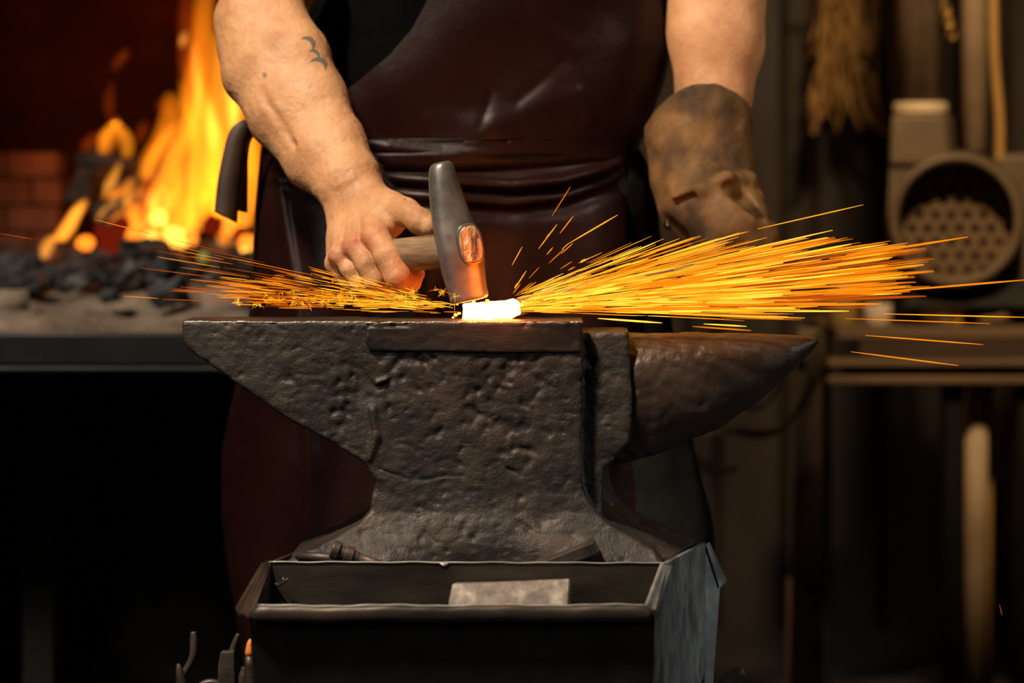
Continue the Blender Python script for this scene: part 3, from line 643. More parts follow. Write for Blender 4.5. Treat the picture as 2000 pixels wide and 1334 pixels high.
# ------------------------------------------------------------------ person
person = thing('person', 'person in a dark leather apron, right hand hammering, left hand gloved, behind the anvil', 'person', (-.07, .5, 0))
JW = {}
def chain(p, pts, k, base=None):
    r = base
    for (a, ra), (b_, rb) in zip(pts[:-1], pts[1:]):
        d = cone(p, a, b_, ra, rb); r = d if r is None else smin(r, d, k)
    return r
elb = P(497, 40, 2.81)
nf = np.array((.84, 0, .54))           # across the forearm in the picture plane
def right_arm_f(p):
    wr = P(678, 356, 2.675)
    a = chain(p, [(elb, .046), (P(530, 130, 2.785), .047), (P(578, 216, 2.75), .0455), (P(632, 297, 2.71), .0365), (wr, .0300)], .02)
    # radial and ulnar mass
    a = smin(a, chain(p, [(P(545, 30, 2.80), .030), (P(582, 110, 2.765), .034), (P(622, 190, 2.735), .030), (P(668, 275, 2.70), .0225), (wr+nf*.013, .0245)], .015), .02)
    a = smin(a, chain(p, [(P(470, 90, 2.80), .026), (P(486, 150, 2.785), .026), (P(540, 235, 2.75), .026), (P(600, 325, 2.71), .0205), (wr-nf*.012, .0225)], .015), .014)
    a = smin(a, cone(p, P(456, 80, 2.82), P(462, 135, 2.81), .017, .015), .012)      # elbow point
    # ulna ridge, groove beside it
    a = smax(a, -cone(p, P(505, 175, 2.715), P(575, 285, 2.685), .0015, .0010), .010)
    # upper arm
    a = smin(a, chain(p, [(elb+np.array((.01, .01, 0)), .044), (P(560, -80, 2.88), .048), (P(600, -250, 2.95), .050)], .02), .022)
    # wrist to knuckles
    mc = [(P(716, 398, 2.645), P(736, 462, 2.585), .0165, .0142), (P(700, 405, 2.650), P(696, 480, 2.594), .0165, .0128), (P(683, 408, 2.655), P(667, 498, 2.606), .0165, .0120), (P(668, 410, 2.662), P(657, 515, 2.622), .0165, .0112)]
    hnd = None
    for s, e, r0, r1 in mc:
        d = smin(cone(p, wr, s, .026, r0), cone(p, s, e, r0, r1), .012); hnd = d if hnd is None else smin(hnd, d, .009)
    # palm thickness behind
    for s, e, r0, r1 in mc: hnd = smin(hnd, cone(p, s+np.array((.004, .016, -.002)), e+np.array((.004, .022, .004)), .016, .013), .012)
    a = smin(a, hnd, .014)
    # thumb base and web
    a = smin(a, chain(p, [(P(722, 385, 2.655), .020), (P(762, 405, 2.62), .0165), (P(790, 414, 2.600), .0150)], .01), .016)
    a = smin(a, cone(p, P(745, 410, 2.63), P(765, 440, 2.61), .016, .012), .012)
    th_ = chain(p, [(P(786, 412, 2.602), .0148), (P(801, 420, 2.590), .0140), (P(820, 432, 2.578), .0142), (P(838, 441, 2.570), .0118)], .004)
    th_ = smin(th_, cone(p, P(800, 406, 2.598), P(803, 412, 2.592), .008, .008), .008)
    a = smin(a, th_, .005)
    # fingers
    fg = [[(P(736, 462, 2.585), .0138), (P(757, 500, 2.562), .0140), (P(778, 541, 2.556), .0140), (P(801, 550, 2.578), .0114), (P(812, 535, 2.602), .0096)],
          [(P(696, 480, 2.594), .0125), (P(716, 516, 2.574), .0112), (P(733, 547, 2.572), .0118), (P(757, 560, 2.600), .0102), (P(768, 542, 2.626), .009)],
          [(P(667, 498, 2.606), .0118), (P(686, 526, 2.592), .0105), (P(703, 550, 2.592), .0112), (P(724, 562, 2.618), .0098), (P(736, 546, 2.642), .0086)],
          [(P(657, 515, 2.622), .0108), (P(668, 533, 2.614), .0094), (P(680, 548, 2.616), .0098), (P(697, 558, 2.638), .0086), (P(708, 544, 2.658), .0078)]]
    fing = None
    for f_ in fg:
        g = chain(p, f_, .0035); fing = g if fing is None else smin(fing, g, .0010)
    a = smin(a, fing, .0045)
    # knuckles
    for c, r in ((P(725, 460, 2.5785), .0100), (P(688, 479, 2.5875), .0088), (P(660, 497, 2.599), .0092), (P(652, 514, 2.615), .0086)): a = smin(a, np.linalg.norm(p-c, axis=1)-r, .009)
    # tendons and veins
    for s, e in ((P(700, 400, 2.634), P(692, 470, 2.583)), (P(716, 397, 2.629), P(730, 450, 2.580)), (P(682, 405, 2.639), P(666, 485, 2.600))):
        a = smin(a, cone(p, s+np.array((0, -.0012, .0006)), e+np.array((0, -.0008, 0)), .0027, .0036), .004)
    for ch in ([(P(672, 375, 2.646), .002), (P(664, 410, 2.6455), .0022), (P(662, 450, 2.632), .002)], [(P(705, 330, 2.655), .002), (P(690, 350, 2.645), .0024), (P(668, 362, 2.643), .0018)],
               [(P(610, 230, 2.695), .002), (P(635, 265, 2.68), .0022), (P(645, 300, 2.672), .002)], [(P(540, 160, 2.728), .002), (P(580, 240, 2.70), .002)]):
        a = smin(a, chain(p, ch, .004), .008)
    # creases
    a = smax(a, -cone(p, P(794, 392, 2.592), P(789, 420, 2.5868), .0010, .0010), .004)
    return a+vnoise(p, 42)*.0013+vnoise(p, 120)*.0008+vnoise(p, 300)*.0005
lo = P(395, 590, 2.78); hi = P(880, -60, 2.90)
V1, Q1 = sdf_arrays(right_arm_f, (lo[0]-.01, .035, lo[2]+.0), (hi[0], .41, hi[2]), .0014)
sh_r = np.array((-.26, .46, 1.42)); sh_l = np.array((.16, .52, 1.42)); elL = P(1405, -90, 2.98)
HC = np.array((-.06, .40, 1.68))
def body_f(p):
    a = chain(p, [(np.array((-.06, .50, .90)), .12), (np.array((-.06, .50, 1.10)), .115), (np.array((-.06, .48, 1.32)), .12)], .05)
    a = smin(a, cone(p, (-.16, .5, 1.36), (.05, .5, 1.36), .085, .085), .06)
    a = smin(a, cone(p, sh_r, sh_l, .055, .055), .05)
    a = smin(a, cone(p, (-.06, .47, 1.38), (-.06, .42, 1.56), .058, .055), .03)
    q = (p-HC)/np.array((.076, .098, .115)); a = smin(a, (np.linalg.norm(q, axis=1)-1)*.08, .02)
    a = smin(a, cone(p, HC+(0, -.085, -.01), HC+(0, -.105, -.03), .010, .014), .012)
    for s in (-1, 1):
        a = smin(a, cone(p, HC+(s*.078, .01, -.02), HC+(s*.082, .015, .02), .009, .012), .006)
        a = smax(a, -(np.linalg.norm(p-(HC+(s*.032, -.092, 0)), axis=1)-.012), .012)
        a = smin(a, np.linalg.norm(p-(HC+(s*.032, -.082, 0)), axis=1)-.0115, .003)
    a = smin(a, cone(p, HC+(-.02, -.085, -.065), HC+(.02, -.085, -.065), .007, .007), .006)
    a = smin(a, cone(p, sh_r, P(598, -245, 2.95), .054, .051), .02)
    a = smin(a, chain(p, [(sh_l, .054), (elL+np.array((0, .02, 0)), .046), (P(1405, 0, 2.95), .0525), (P(1404, 90, 2.94), .0515), (P(1396, 190, 2.93), .0415), (P(1385, 300, 2.92), .036), (P(1390, 400, 2.89), .034)], .02), .02)
    a = smin(a, chain(p, [(P(1375, -60, 2.97), .045), (P(1370, 60, 2.93), .036), (P(1378, 180, 2.92), .030)], .02), .02)
    a = smin(a, cone(p, P(1390, 400, 2.89), P(1450, 470, 2.86), .03, .022), .02)
    for s in (-1, 1):
        a = smin(a, chain(p, [(np.array((-.06+s*.09, .5, .88)), .085), (np.array((-.06+s*.11, .48, .48)), .058), (np.array((-.06+s*.12, .5, .10)), .042), (np.array((-.06+s*.13, .38, .045)), .032)], .03), .03)
    return a
V2, Q2 = sdf_arrays(body_f, (-.40, .22, 0.0), (.36, .68, 1.84), .0045)
link('body', mesh_np('body', np.concatenate([V1, V2]), np.concatenate([Q1, Q2+len(V1)])), M['skin'], person)
# thumb nail
b = MB(); c = P(838, 428, 2.556)
sec = []
for i in range(5):
    t = i/4; cc = P(829+t*17, 421+t*8.5, 2.559-t*.006); w_ = .0058*math.sqrt(max(.1, 1-(2*t-1)**2*.8))
    sec.append([cc+np.array((.0, -w_*1.0, .0015-abs(k-2)*.0008+.0006))*np.array((1, (k-2)/2, 1)) for k in range(5)])
b.loft(sec, False, False)
# fine hairs on the right forearm
b = MB()
for i in range(420):
    t = random.random(); s_ = random.random()
    e0 = [(612, 105), (652, 172), (690, 245), (735, 312), (770, 372)]
    k = min(3, int(t*4)); f_ = t*4-k
    ex = e0[k][0]*(1-f_)+e0[k+1][0]*f_; ey = e0[k][1]*(1-f_)+e0[k+1][1]*f_
    dd = 2.765-t*.12
    off = random.uniform(-10, 1)
    c = P(ex+off, ey+off*-.5, dd+random.uniform(-.02, .012))
    v = np.array((random.uniform(.4, 1), random.uniform(-.5, .3), random.uniform(-.9, -.1))); v /= np.linalg.norm(v)
    ln = random.uniform(.006, .012); b.tube([c, c+v*ln*.6, c+v*ln+np.array((0, 0, -.002))], [.00012, .0001, .00003], 3, cap=False)
b.build('arm_hair', M['hair'], person)
def hair_f(p):
    q = (p-HC-(0, .014, .014))/np.array((.083, .103, .118)); a = (np.linalg.norm(q, axis=1)-1)*.085
    return np.maximum(a, -(p[:, 2]-(HC[2]+.02)+np.clip((HC[1]-p[:, 1])*-1.0, -.08, .08)*1.0)-.0)+vnoise(p, 60)*.004
sdf_obj('hair', hair_f, HC-.14, HC+(.14, .16, .15), .004, M['hair'], person)

# outline of torso and skirt: picture row -> left and right edge
rw = [(-700, 620, 1240), (-300, 600, 1330), (-120, 590, 1322), (0, 580, 1300), (100, 560, 1302), (160, 545, 1288), (250, 527, 1255), (290, 517, 1236), (350, 511, 1232), (420, 506, 1240), (600, 497, 1262), (720, 478, 1272),
      (800, 458, 1280), (880, 441, 1285), (1000, 440, 1288), (1100, 450, 1290), (1200, 468, 1290), (1334, 488, 1290), (1500, 500, 1290)]
dT = 2.97
zr = np.array([P(0, r[0], dT)[2] for r in rw])[::-1]; xl = np.array([P(r[1], 0, dT)[0] for r in rw])[::-1]; xr = np.array([P(r[2], 0, dT)[0] for r in rw])[::-1]
def bodyxy(th, z, grow=0.0):
    L_ = np.interp(z, zr, xl)-grow; R_ = np.interp(z, zr, xr)+grow; cx = (L_+R_)/2; hw_ = (R_-L_)/2
    dep = np.interp(z, [0, .6, .95, 1.1, 1.4], [.115, .12, .115, .13, .14])+grow
    pw = 2.4; s, c = np.sin(th), np.cos(th); m_ = (np.abs(s)**pw+np.abs(c)**pw)**(-1/pw)
    yc = np.interp(z, [0, .9, 1.1, 1.5], [.50, .49, .50, .49])
    return cx+hw_*s*m_, yc-dep*c*m_
def topx(px, d=2.87): return (px-1000)/F*d
def pyof(z, d=2.87): return YH+(CZ-z)*F/d
# shirt
b = MB(); rings = []
for i in range(30):
    z = .93+i*.018; ring = []
    for k in range(64):
        th_ = 2*math.pi*k/64; x_, y_ = bodyxy(np.array(th_), z, -.010); 
        f_ = max(0, (z-1.30))/.13
        x_ = x_*(1-.25*f_)+(-.06)*.25*f_
        ring.append((float(x_), float(y_)+.003*math.sin(th_*5+z*20), z))
    rings.append(ring)
b.loft(rings)
for s, sh, e in ((-1, sh_r, P(600, -250, 2.95)), (1, sh_l, elL+np.array((0, .02, .02)))):
    b.tube([sh*1.0+np.array((-s*.06, 0, .02)), sh, sh*.55+e*.45], [.07, .072, .068], 20)
b.build('shirt', M['shirt'], person)
# apron: bib, waist folds, skirt
bibL = [(-120, 930), (0, 838), (60, 806), (110, 762), (160, 702), (200, 645), (240, 585), (275, 520)]
def apron_pt(u, z):
    py = float(pyof(z)); L_th = -1.75; R_th = 1.55
    if py < 275:
        ex = topx(np.interp(py, [q[0] for q in bibL], [q[1] for q in bibL]))
        L_ = np.interp(z, zr, xl); R_ = np.interp(z, zr, xr); cx = (L_+R_)/2; hw_ = (R_-L_)/2
        s_ = min(.999, max(-.999, (ex-cx)/hw_)); 
        lo_, hi_ = -1.75, .8
        for _ in range(30):
            mid = (lo_+hi_)/2
            if bodyxy(np.array(mid), z)[0] < ex: lo_ = mid
            else: hi_ = mid
        L_th = lo_ if py > -200 else lo_
    th_ = L_th+(R_th-L_th)*u
    x_, y_ = bodyxy(np.array(th_), z, .004); x_ = float(x_); y_ = float(y_)
    px = 1000+x_*F/(y_+D0)
    def ridge(cy, wv, amp): return amp*math.exp(-((py-cy)/wv)**2)
    o_ = 0
    nz = math.cos(th_*.9)
    xx = (px-500)/730.0
    # gathered waist
    c1 = 300+38*math.sin(min(1, max(0, xx))*math.pi)*.7-8*xx
    o_ += ridge(c1-6, 14, .006)*(.4+.3*math.sin(xx*5+.6))
    o_ -= ridge(c1+16, 10, .004)
    c2 = np.interp(px, [500, 800, 1000, 1100, 1180, 1240], [318, 350, 362, 352, 330, 300])
    o_ += ridge(c2, 8, .014)*np.interp(px, [600, 950, 1060, 1170, 1240], [.15, .4, 1, 1, .3])
    c3 = np.interp(px, [500, 800, 1000, 1100, 1180, 1240], [335, 378, 392, 380, 352, 320])
    o_ -= ridge(c2+16, 8, .007); o_ += ridge(c3+4, 7, .006)*np.interp(px, [500, 800, 1100, 1200], [.1, .2, 1, .6])
    o_ -= ridge(c3+26, 16, .006)
    c4 = np.interp(px, [500, 720, 860, 1240], [262, 285, 300, 305]); o_ += ridge(c4, 12, .006)*np.interp(px, [680, 760, 900, 980], [0, 1, .6, 0])
    # skirt drape
    if py > 300:
        k_ = min(1, (py-300)/250)
        cxv = np.interp(py, [320, 420, 570, 900], [540, 556, 584, 610])
        o_ += .010*math.exp(-((px-cxv)/11)**2)*min(1, (py-290)/60)
        o_ += k_*.008*math.sin(px/46.0+py/300)+k_*.006*math.sin(px/29.0+1.3+py/170)
        o_ += .02*k_*math.exp(-((px-640)/120)**2)
    else:
        # diagonal pulls on the bib
        for (x0, y0, x1, y1, wv, amp) in ((1090, 190, 930, 260, 30, .010), (1060, 60, 1120, 95, 16, .005), (1170, 0, 1215, 60, 16, -.006), (1100, 120, 1010, 200, 14, -.007), (1130, 180, 1150, 235, 12, .006), (1215, 60, 1200, 290, 30, .007), (960, 180, 940, 245, 10, -.006), (840, 230, 960, 245, 20, .006), (1050, 40, 1080, 130, 26, .006)):
            ex, ey = x1-x0, y1-y0; t = max(0, min(1, ((px-x0)*ex+(py-y0)*ey)/(ex*ex+ey*ey)))
            dd = math.hypot(px-x0-t*ex, py-y0-t*ey); o_ += .30*amp*math.exp(-(dd/wv)**2)
        o_ += .004*math.sin(px/70+py/50)
    return (x_, y_-o_*max(0.1, nz), z)
b = MB(); rows_ = []
zs = np.concatenate([np.linspace(1.36, 1.10, 30), np.linspace(1.098, .90, 110), np.linspace(.895, .18, 130)])
NU = 240
for z in zs: rows_.append([apron_pt(k/(NU-1), float(z)) for k in range(NU)])
b.loft(rows_, False, False)
ap = b.build('leather_apron', M['leather'], person)
so = ap.modifiers.new('solid', 'SOLIDIFY'); so.thickness = .003; so.offset = -1
# neck strap, tie ribbons at the left hip
b = MB()
def ribbon(mb, pts, wid, thk=.002, wdir=(1, 0, 0)):
    pts = chaikin([P(*q) for q in pts], 2); wd = np.array(wdir, float); rings = []
    ws = np.interp(np.linspace(0, 1, len(pts)), np.linspace(0, 1, len(wid)), wid)
    for i, p_ in enumerate(pts):
        t = pts[min(i+1, len(pts)-1)]-pts[max(0, i-1)]; t /= np.linalg.norm(t); n_ = np.cross(t, wd); 
        if np.linalg.norm(n_) < .05: n_ = np.array((0, -1, 0.))
        n_ /= np.linalg.norm(n_)
        wv = wd*ws[i]/2; rings.append([p_-wv-n_*thk/2, p_+wv-n_*thk/2, p_+wv+n_*thk/2, p_-wv+n_*thk/2])
    mb.loft(rings)
ribbon(b, [(530, 262, 2.90), (505, 242, 2.89), (485, 242, 2.90), (465, 262, 2.90), (455, 310, 2.90), (445, 370, 2.90), (441, 425, 2.90)], [.016, .018, .022, .027, .030, .031], .002, (.85, .25, -.45))
ribbon(b, [(520, 268, 2.92), (500, 252, 2.93), (478, 262, 2.93), (468, 300, 2.92), (466, 350, 2.92), (464, 412, 2.92)], [.016, .018, .020, .024, .026], .002, (.9, .3, -.2))
b.build('apron_ties', M['strap'], person)
b = MB(); ribbon(b, [(930, -125, 2.87), (900, -500, 2.87), (880, -620, 2.90)], [.03, .03]); ribbon(b, [(1180, -125, 2.87), (1000, -500, 2.87), (930, -620, 2.90)], [.03, .03]); b.build('neck_strap', M['strap'], person)
# tan facing strap along the right edge of the skirt
b = MB(); ribbon(b, [(1276, 700, 2.93), (1277, 900, 2.93), (1281, 1000, 2.93), (1290, 1040, 2.93)], [.010, .011, .013, .012], .002, (1, .2, 0)); o = b.build('apron_edge_strap', M['canvas'], person); o['label'] = 'tan strap edge'
# trousers and boots
def trouser_f(p):
    a = None
    for cx, kx, fx in ((-.16, -.19, -.19), (.07, .16, .19)):
        d = chain(p, [(np.array((cx, .53, .92)), .105), (np.array((kx, .51, .50)), .085), (np.array((fx, .52, .10)), .068)], .03); a = d if a is None else smin(a, d, .03)
    a = smin(a, cone(p, (-.16, .52, .93), (.07, .52, .93), .11, .11), .03)
    a = np.maximum(a, .09-p[:, 2])
    return np.maximum(a, p[:, 2]-1.02)+vnoise(p*np.array((1, 1, .4)), 22)*.014
sdf_obj('trousers', trouser_f, (-.42, .36, .06), (.42, .70, 1.05), .006, M['trouser'], person)
def boot_f(p):
    a = None
    for fx in (-.19, .19):
        d = smin(cone(p, (fx, .53, .14), (fx, .53, .06), .055, .05), cone(p, (fx, .53, .045), (fx, .38, .040), .048, .042), .03); a = d if a is None else np.minimum(a, d)
    return np.maximum(a, .002-p[:, 2])
sdf_obj('boots', boot_f, (-.28, .30, -.01), (.28, .62, .22), .006, M['boot'], person)
# leather welding glove on the left hand
def glove_f(p):
    # gauntlet as a bent elliptical tube in (t along axis)
    a0 = P(1360, 205, 2.93); a1 = P(1378, 430, 2.885); ax_ = a1-a0; Ln = np.linalg.norm(ax_); axn = ax_/Ln
    s = np.array((1, 0, 0))-axn*axn[0]; s /= np.linalg.norm(s); f_ = np.cross(s, axn)
    q = p-a0; t = q@axn; u = q@s; v = q@f_
    tt = [0, .03, .06, .10, .135, .17]
    L_ = np.interp(t, tt, [.0655, .0650, .0645, .0610, .0560, .045]); R_ = np.interp(t, tt, [.0655, .0640, .0630, .0640, .0650, .050])
    ru = np.where(u < 0, L_, R_)
    rv = np.interp(t, tt, [.058, .054, .050, .046, .044, .036])
    g = np.sqrt((u/ru)**2+(v/rv)**2); outer = (g-1)*.050
    rim = -.003+(u*.22)                       # slanted rim, lower at the outer left
    rim = np.where(u < 0, 8.0*u*u, 5.0*u*u)-.006
    cut = rim-t
    body_ = np.maximum(outer, np.maximum(cut, t-.150))
    hand = chain(p, [(P(1372, 395, 2.875), .048), (P(1405, 425, 2.862), .044), (P(1440, 455, 2.85), .036), (P(1468, 478, 2.845), .030)], .03)
    a = smin(body_, hand, .012)
    for i in range(4):
        k0 = P(1488-i*30, 474+i*7, 2.835+.004*i); k1 = P(1490-i*30, 510+i*6, 2.825); k2 = P(1480-i*30, 540+i*5, 2.845)
        a = smin(a, chain(p, [(k0, .0165), (k1, .0150), (k2, .0135)], .008), .008)
    a = smin(a, chain(p, [(P(1395, 450, 2.85), .020), (P(1400, 495, 2.83), .017), (P(1425, 525, 2.825), .014)], .01), .012)
    # folds
    a = smin(a, chain(p, [(P(1318, 388, 2.836), .004), (P(1370, 368, 2.826), .006), (P(1420, 348, 2.830), .008), (P(1462, 350, 2.862), .007)], .01), .012)
    a = smin(a, chain(p, [(P(1462, 350, 2.865), .008), (P(1474, 390, 2.870), .009), (P(1470, 430, 2.872), .009)], .01), .010)
    a = smax(a, -chain(p, [(P(1422, 368, 2.822), .004), (P(1446, 392, 2.824), .012), (P(1468, 432, 2.828), .013)], .008), .010)
    a = smax(a, -chain(p, [(P(1318, 398, 2.834), .002), (P(1352, 386, 2.826), .003)], .006), .008)
    a = smin(a, chain(p, [(P(1405, 375, 2.830), .004), (P(1440, 415, 2.826), .005), (P(1490, 455, 2.825), .004)], .01), .010)
    a = smax(a, -chain(p, [(P(1330, 470, 2.85), .012), (P(1290, 450, 2.86), .016)], .01), .012)
    # hollow for the arm
    inner = np.maximum((np.sqrt((u/(ru-.005))**2+(v/(rv-.005))**2)-1)*.050, t-.11)
    a = np.maximum(a, -inner)
    return a+vnoise(p, 28)*.005+vnoise(p, 70)*.002
gl = sdf_obj('leather_glove', glove_f, P(1225, 585, 2.80)*np.array((1, 0, 1))+np.array((0, .27, 0)), (P(1520, 0, 2.93)[0], .53, P(0, 175, 2.93)[2]), .0020, M['glove'], person, 4, 2.6)
b = MB()
for i in range(26):
    py = 262+i*7; c = P(1297+(py-262)*.035+random.uniform(-.6, .6), py, 2.885-.00005*(py-262)-.002); b.tube([c, c+np.array((.0003, -.001, -.0024))], .0008, 5)
b.build('glove_stitching', M['thread'], gl)

# ------------------------------------------------------------------ forge on the left
forge = thing('forge_hearth', 'wide black steel forge table filled with ash and coal at the left', 'forge', (-.9, 1.7, 0))
dF = 3.5
fl = P(-900, 650, dF); frr = P(760, 650, dF); zt2 = fl[2]; zb2 = P(0, 714, dF)[2]; zlip = P(0, 727, dF)[2]
b = MB(); b.box((fl[0], dF-D0, zb2), (frr[0], dF-D0+.02, zt2)); b.box((fl[0], dF-D0+.02, zb2), (frr[0], 2.5, zb2+.02)); b.build('hearth_frame', M['benchsteel'], forge, False, .004)
b = MB(); b.box((fl[0], dF-D0-.006, zlip), (frr[0], dF-D0+.05, zb2-.001)); b.build('lower_angle_iron', M['benchsteel'], forge, False, .003)
for lx in (-1.9, -.75, -.25):
    for ly in (1.35, 2.3):
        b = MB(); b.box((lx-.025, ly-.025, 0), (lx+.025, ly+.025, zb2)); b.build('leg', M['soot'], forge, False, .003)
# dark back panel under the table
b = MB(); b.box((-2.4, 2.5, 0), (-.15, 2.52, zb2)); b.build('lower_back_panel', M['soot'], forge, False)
# ash bed (heightfield, stuff)
def ash_h(x, y):
    p = np.array([[x, y, 0.]]); n = float(vnoise(p, 6)[0])*.05+float(vnoise(p, 22)[0])*.022
    t = (y-1.0)/1.5; return zt2-.006+max(0, t)*.045+.05*math.exp(-((y-1.5)/.35)**2)*.6+(n if y > 1.06 else n*.3)
b = MB(); rows_ = []
for j in range(50):
    y = 1.012+j*(1.46/49); rows_.append([(fl[0]+.02+i*(frr[0]-fl[0]-.04)/119, y, ash_h(fl[0]+i*(frr[0]-fl[0])/119, y)) for i in range(120)])
b.loft(rows_, False, False); o = b.build('ash_bed', M['ash'], forge); o['kind'] = 'stuff'
# fire chamber back and side
b = MB(); b.box((-2.3, 2.5, zb2), (-.12, 2.56, 2.6)); b.build('hearth_back_plate', M['firelit_wall'], forge, False)
b = MB()
for r_ in range(5):
    for c_ in range(7):
        x0 = -1.50+c_*.105+(.05 if r_ % 2 else 0); z0_ = zt2+.03+r_*.052
        x1 = min(x0+.1, -.87)
        if x1-x0 < .03: continue
        b.box((x0, 2.15, z0_), (x1, 2.25, z0_+.048))
tag(b.build('firebrick_wall', M['firebrick'], None, False, .004), 'low sooty brown firebrick wall at the left rear of the forge', 'brick wall')

# charcoal lumps
def lump(name, c, r, m, label, cat, group, flat=.75):
    n = 0; b = MB(); seg, rg = 9, 6; rings = []; sd = random.uniform(0, 100)
    ph = random.uniform(0, 6.28)
    for i in range(1, rg):
        a = math.pi*i/rg; ring = []
        for k in range(seg):
            t = 2*math.pi*k/seg+ph; rr = r*(1+.32*random.uniform(-1, 1)); ring.append((c[0]+rr*1.15*math.sin(a)*math.cos(t), c[1]+rr*math.sin(a)*math.sin(t), c[2]+rr*flat*math.cos(a)))
        rings.append(ring)
    b.loft(rings[::-1]); o = b.build(name, m, None, False); tag(o, label, cat, group); return o
protos = [lump('charcoal_lump', (0, 0, 0), .022, M['coal'], 'black charcoal lump in the heap around the forge fire', 'charcoal', 'charcoal heap') for _ in range(6)]
gprotos = [lump('ashen_charcoal_lump', (0, 0, 0), .020, M['greycoal'], 'grey ash-coated charcoal lump among the black ones in the forge heap', 'charcoal', 'ash-coated charcoal') for _ in range(4)]
used = set()
def heap(x, y):
    px = 1000+x*F/(y+D0); return ash_h(x, y)+.026*math.exp(-((y-1.95)/.25)**2)*np.interp(px, [0, 150, 500, 620], [.75, .95, 1.0, .7])
def putcopy(src, loc, s, m=None):
    if src.name in used: o = src.copy(); C.objects.link(o)
    else: used.add(src.name); o = src
    o.location = loc; o.scale = (s, s, s); o.rotation_euler = (0, 0, random.uniform(0, 6.28)); return o
b = MB(); rows_ = []
for j in range(40):
    y = 1.36+j*.026; rows_.append([(-1.12+i*.0135, y, heap(-1.12+i*.0135, y)-.012+.010*random.uniform(-1, 1)-(.05 if j in (0, 39) else 0)) for i in range(70)])
b.loft(rows_, False, False); o = b.build('coal_bed', M['coal'], forge, False); o['kind'] = 'stuff'
for i in range(230):
    d = random.uniform(3.88, 4.6); px = random.uniform(-15, 640); x = (px-1000)/F*d; y = d-D0
    g = (random.random() < .14)
    src = random.choice(gprotos if g else protos); s = random.uniform(.6, 1.5)
    o = putcopy(src, (x, y, heap(x, y)+.012*s), s*(1 if d > 4 else .8))
    o['label'] = ('grey ash-coated charcoal lump among the black ones in the forge heap' if g else 'black charcoal lump in the heap around the forge fire')
# scattered pieces on the ash
for px, py, d, s, lab in ((330, 582, 3.72, 1.5, 'black charcoal lump lying alone on the sand right of centre'), (215, 562, 3.75, .8, 'small dark charcoal crumb left of the lone lump on the sand')):
    x = (px-1000)/F*d; y = d-D0; o = protos[0].copy(); C.objects.link(o); o.location = (x, y, ash_h(x, y)+.012); o.scale = (s,)*3; o['label'] = lab
    if 'group' in o: del o['group']
# logs
def log(name, pts, r, m, label):
    b = MB(); pp = [P(*q) for q in pts]; b.tube(pp, r, 12); return tag(b.build(name, M[m]), label, 'log')
log('wood_log', [(-60, 596, 3.72), (56, 590, 3.74)], .021, 'paleLog', 'pale round log lying at the far left front of the forge')
log('burning_log', [(148, 400, 4.35), (205, 300, 4.40)], .026, 'log', 'charred log propped steeply at the left of the fire')
log('charred_branch', [(150, 312, 4.30), (275, 322, 4.30)], .012, 'log', 'black charred branch lying across the left of the flames')
log('thick_log', [(190, 430, 4.32), (330, 385, 4.38)], .030, 'log', 'thick scorched log under the middle of the flames')
log('stacked_log', [(215, 375, 4.42), (330, 345, 4.46)], .022, 'log', 'upper scorched log just above the thick log in the fire')
log('ash_brick_log', [(395, 600, 3.70), (500, 588, 3.72)], .026, 'paleLog', 'pale brown log lying beside the apron on the forge sand')
b = MB(); c = P(400, 505, 3.95); b.tube([c+np.array((0, 0, -.014)), c, c+np.array((0, 0, .012))], [.008, .013, .006], 8); m_ = surf('mossy_green', [(0.4, (.22, .30, .08)), (.7, (.36, .44, .14))], 20); tag(b.build('greenish_stone', m_), 'small pale green stone on the coals right of the fire', 'stone')

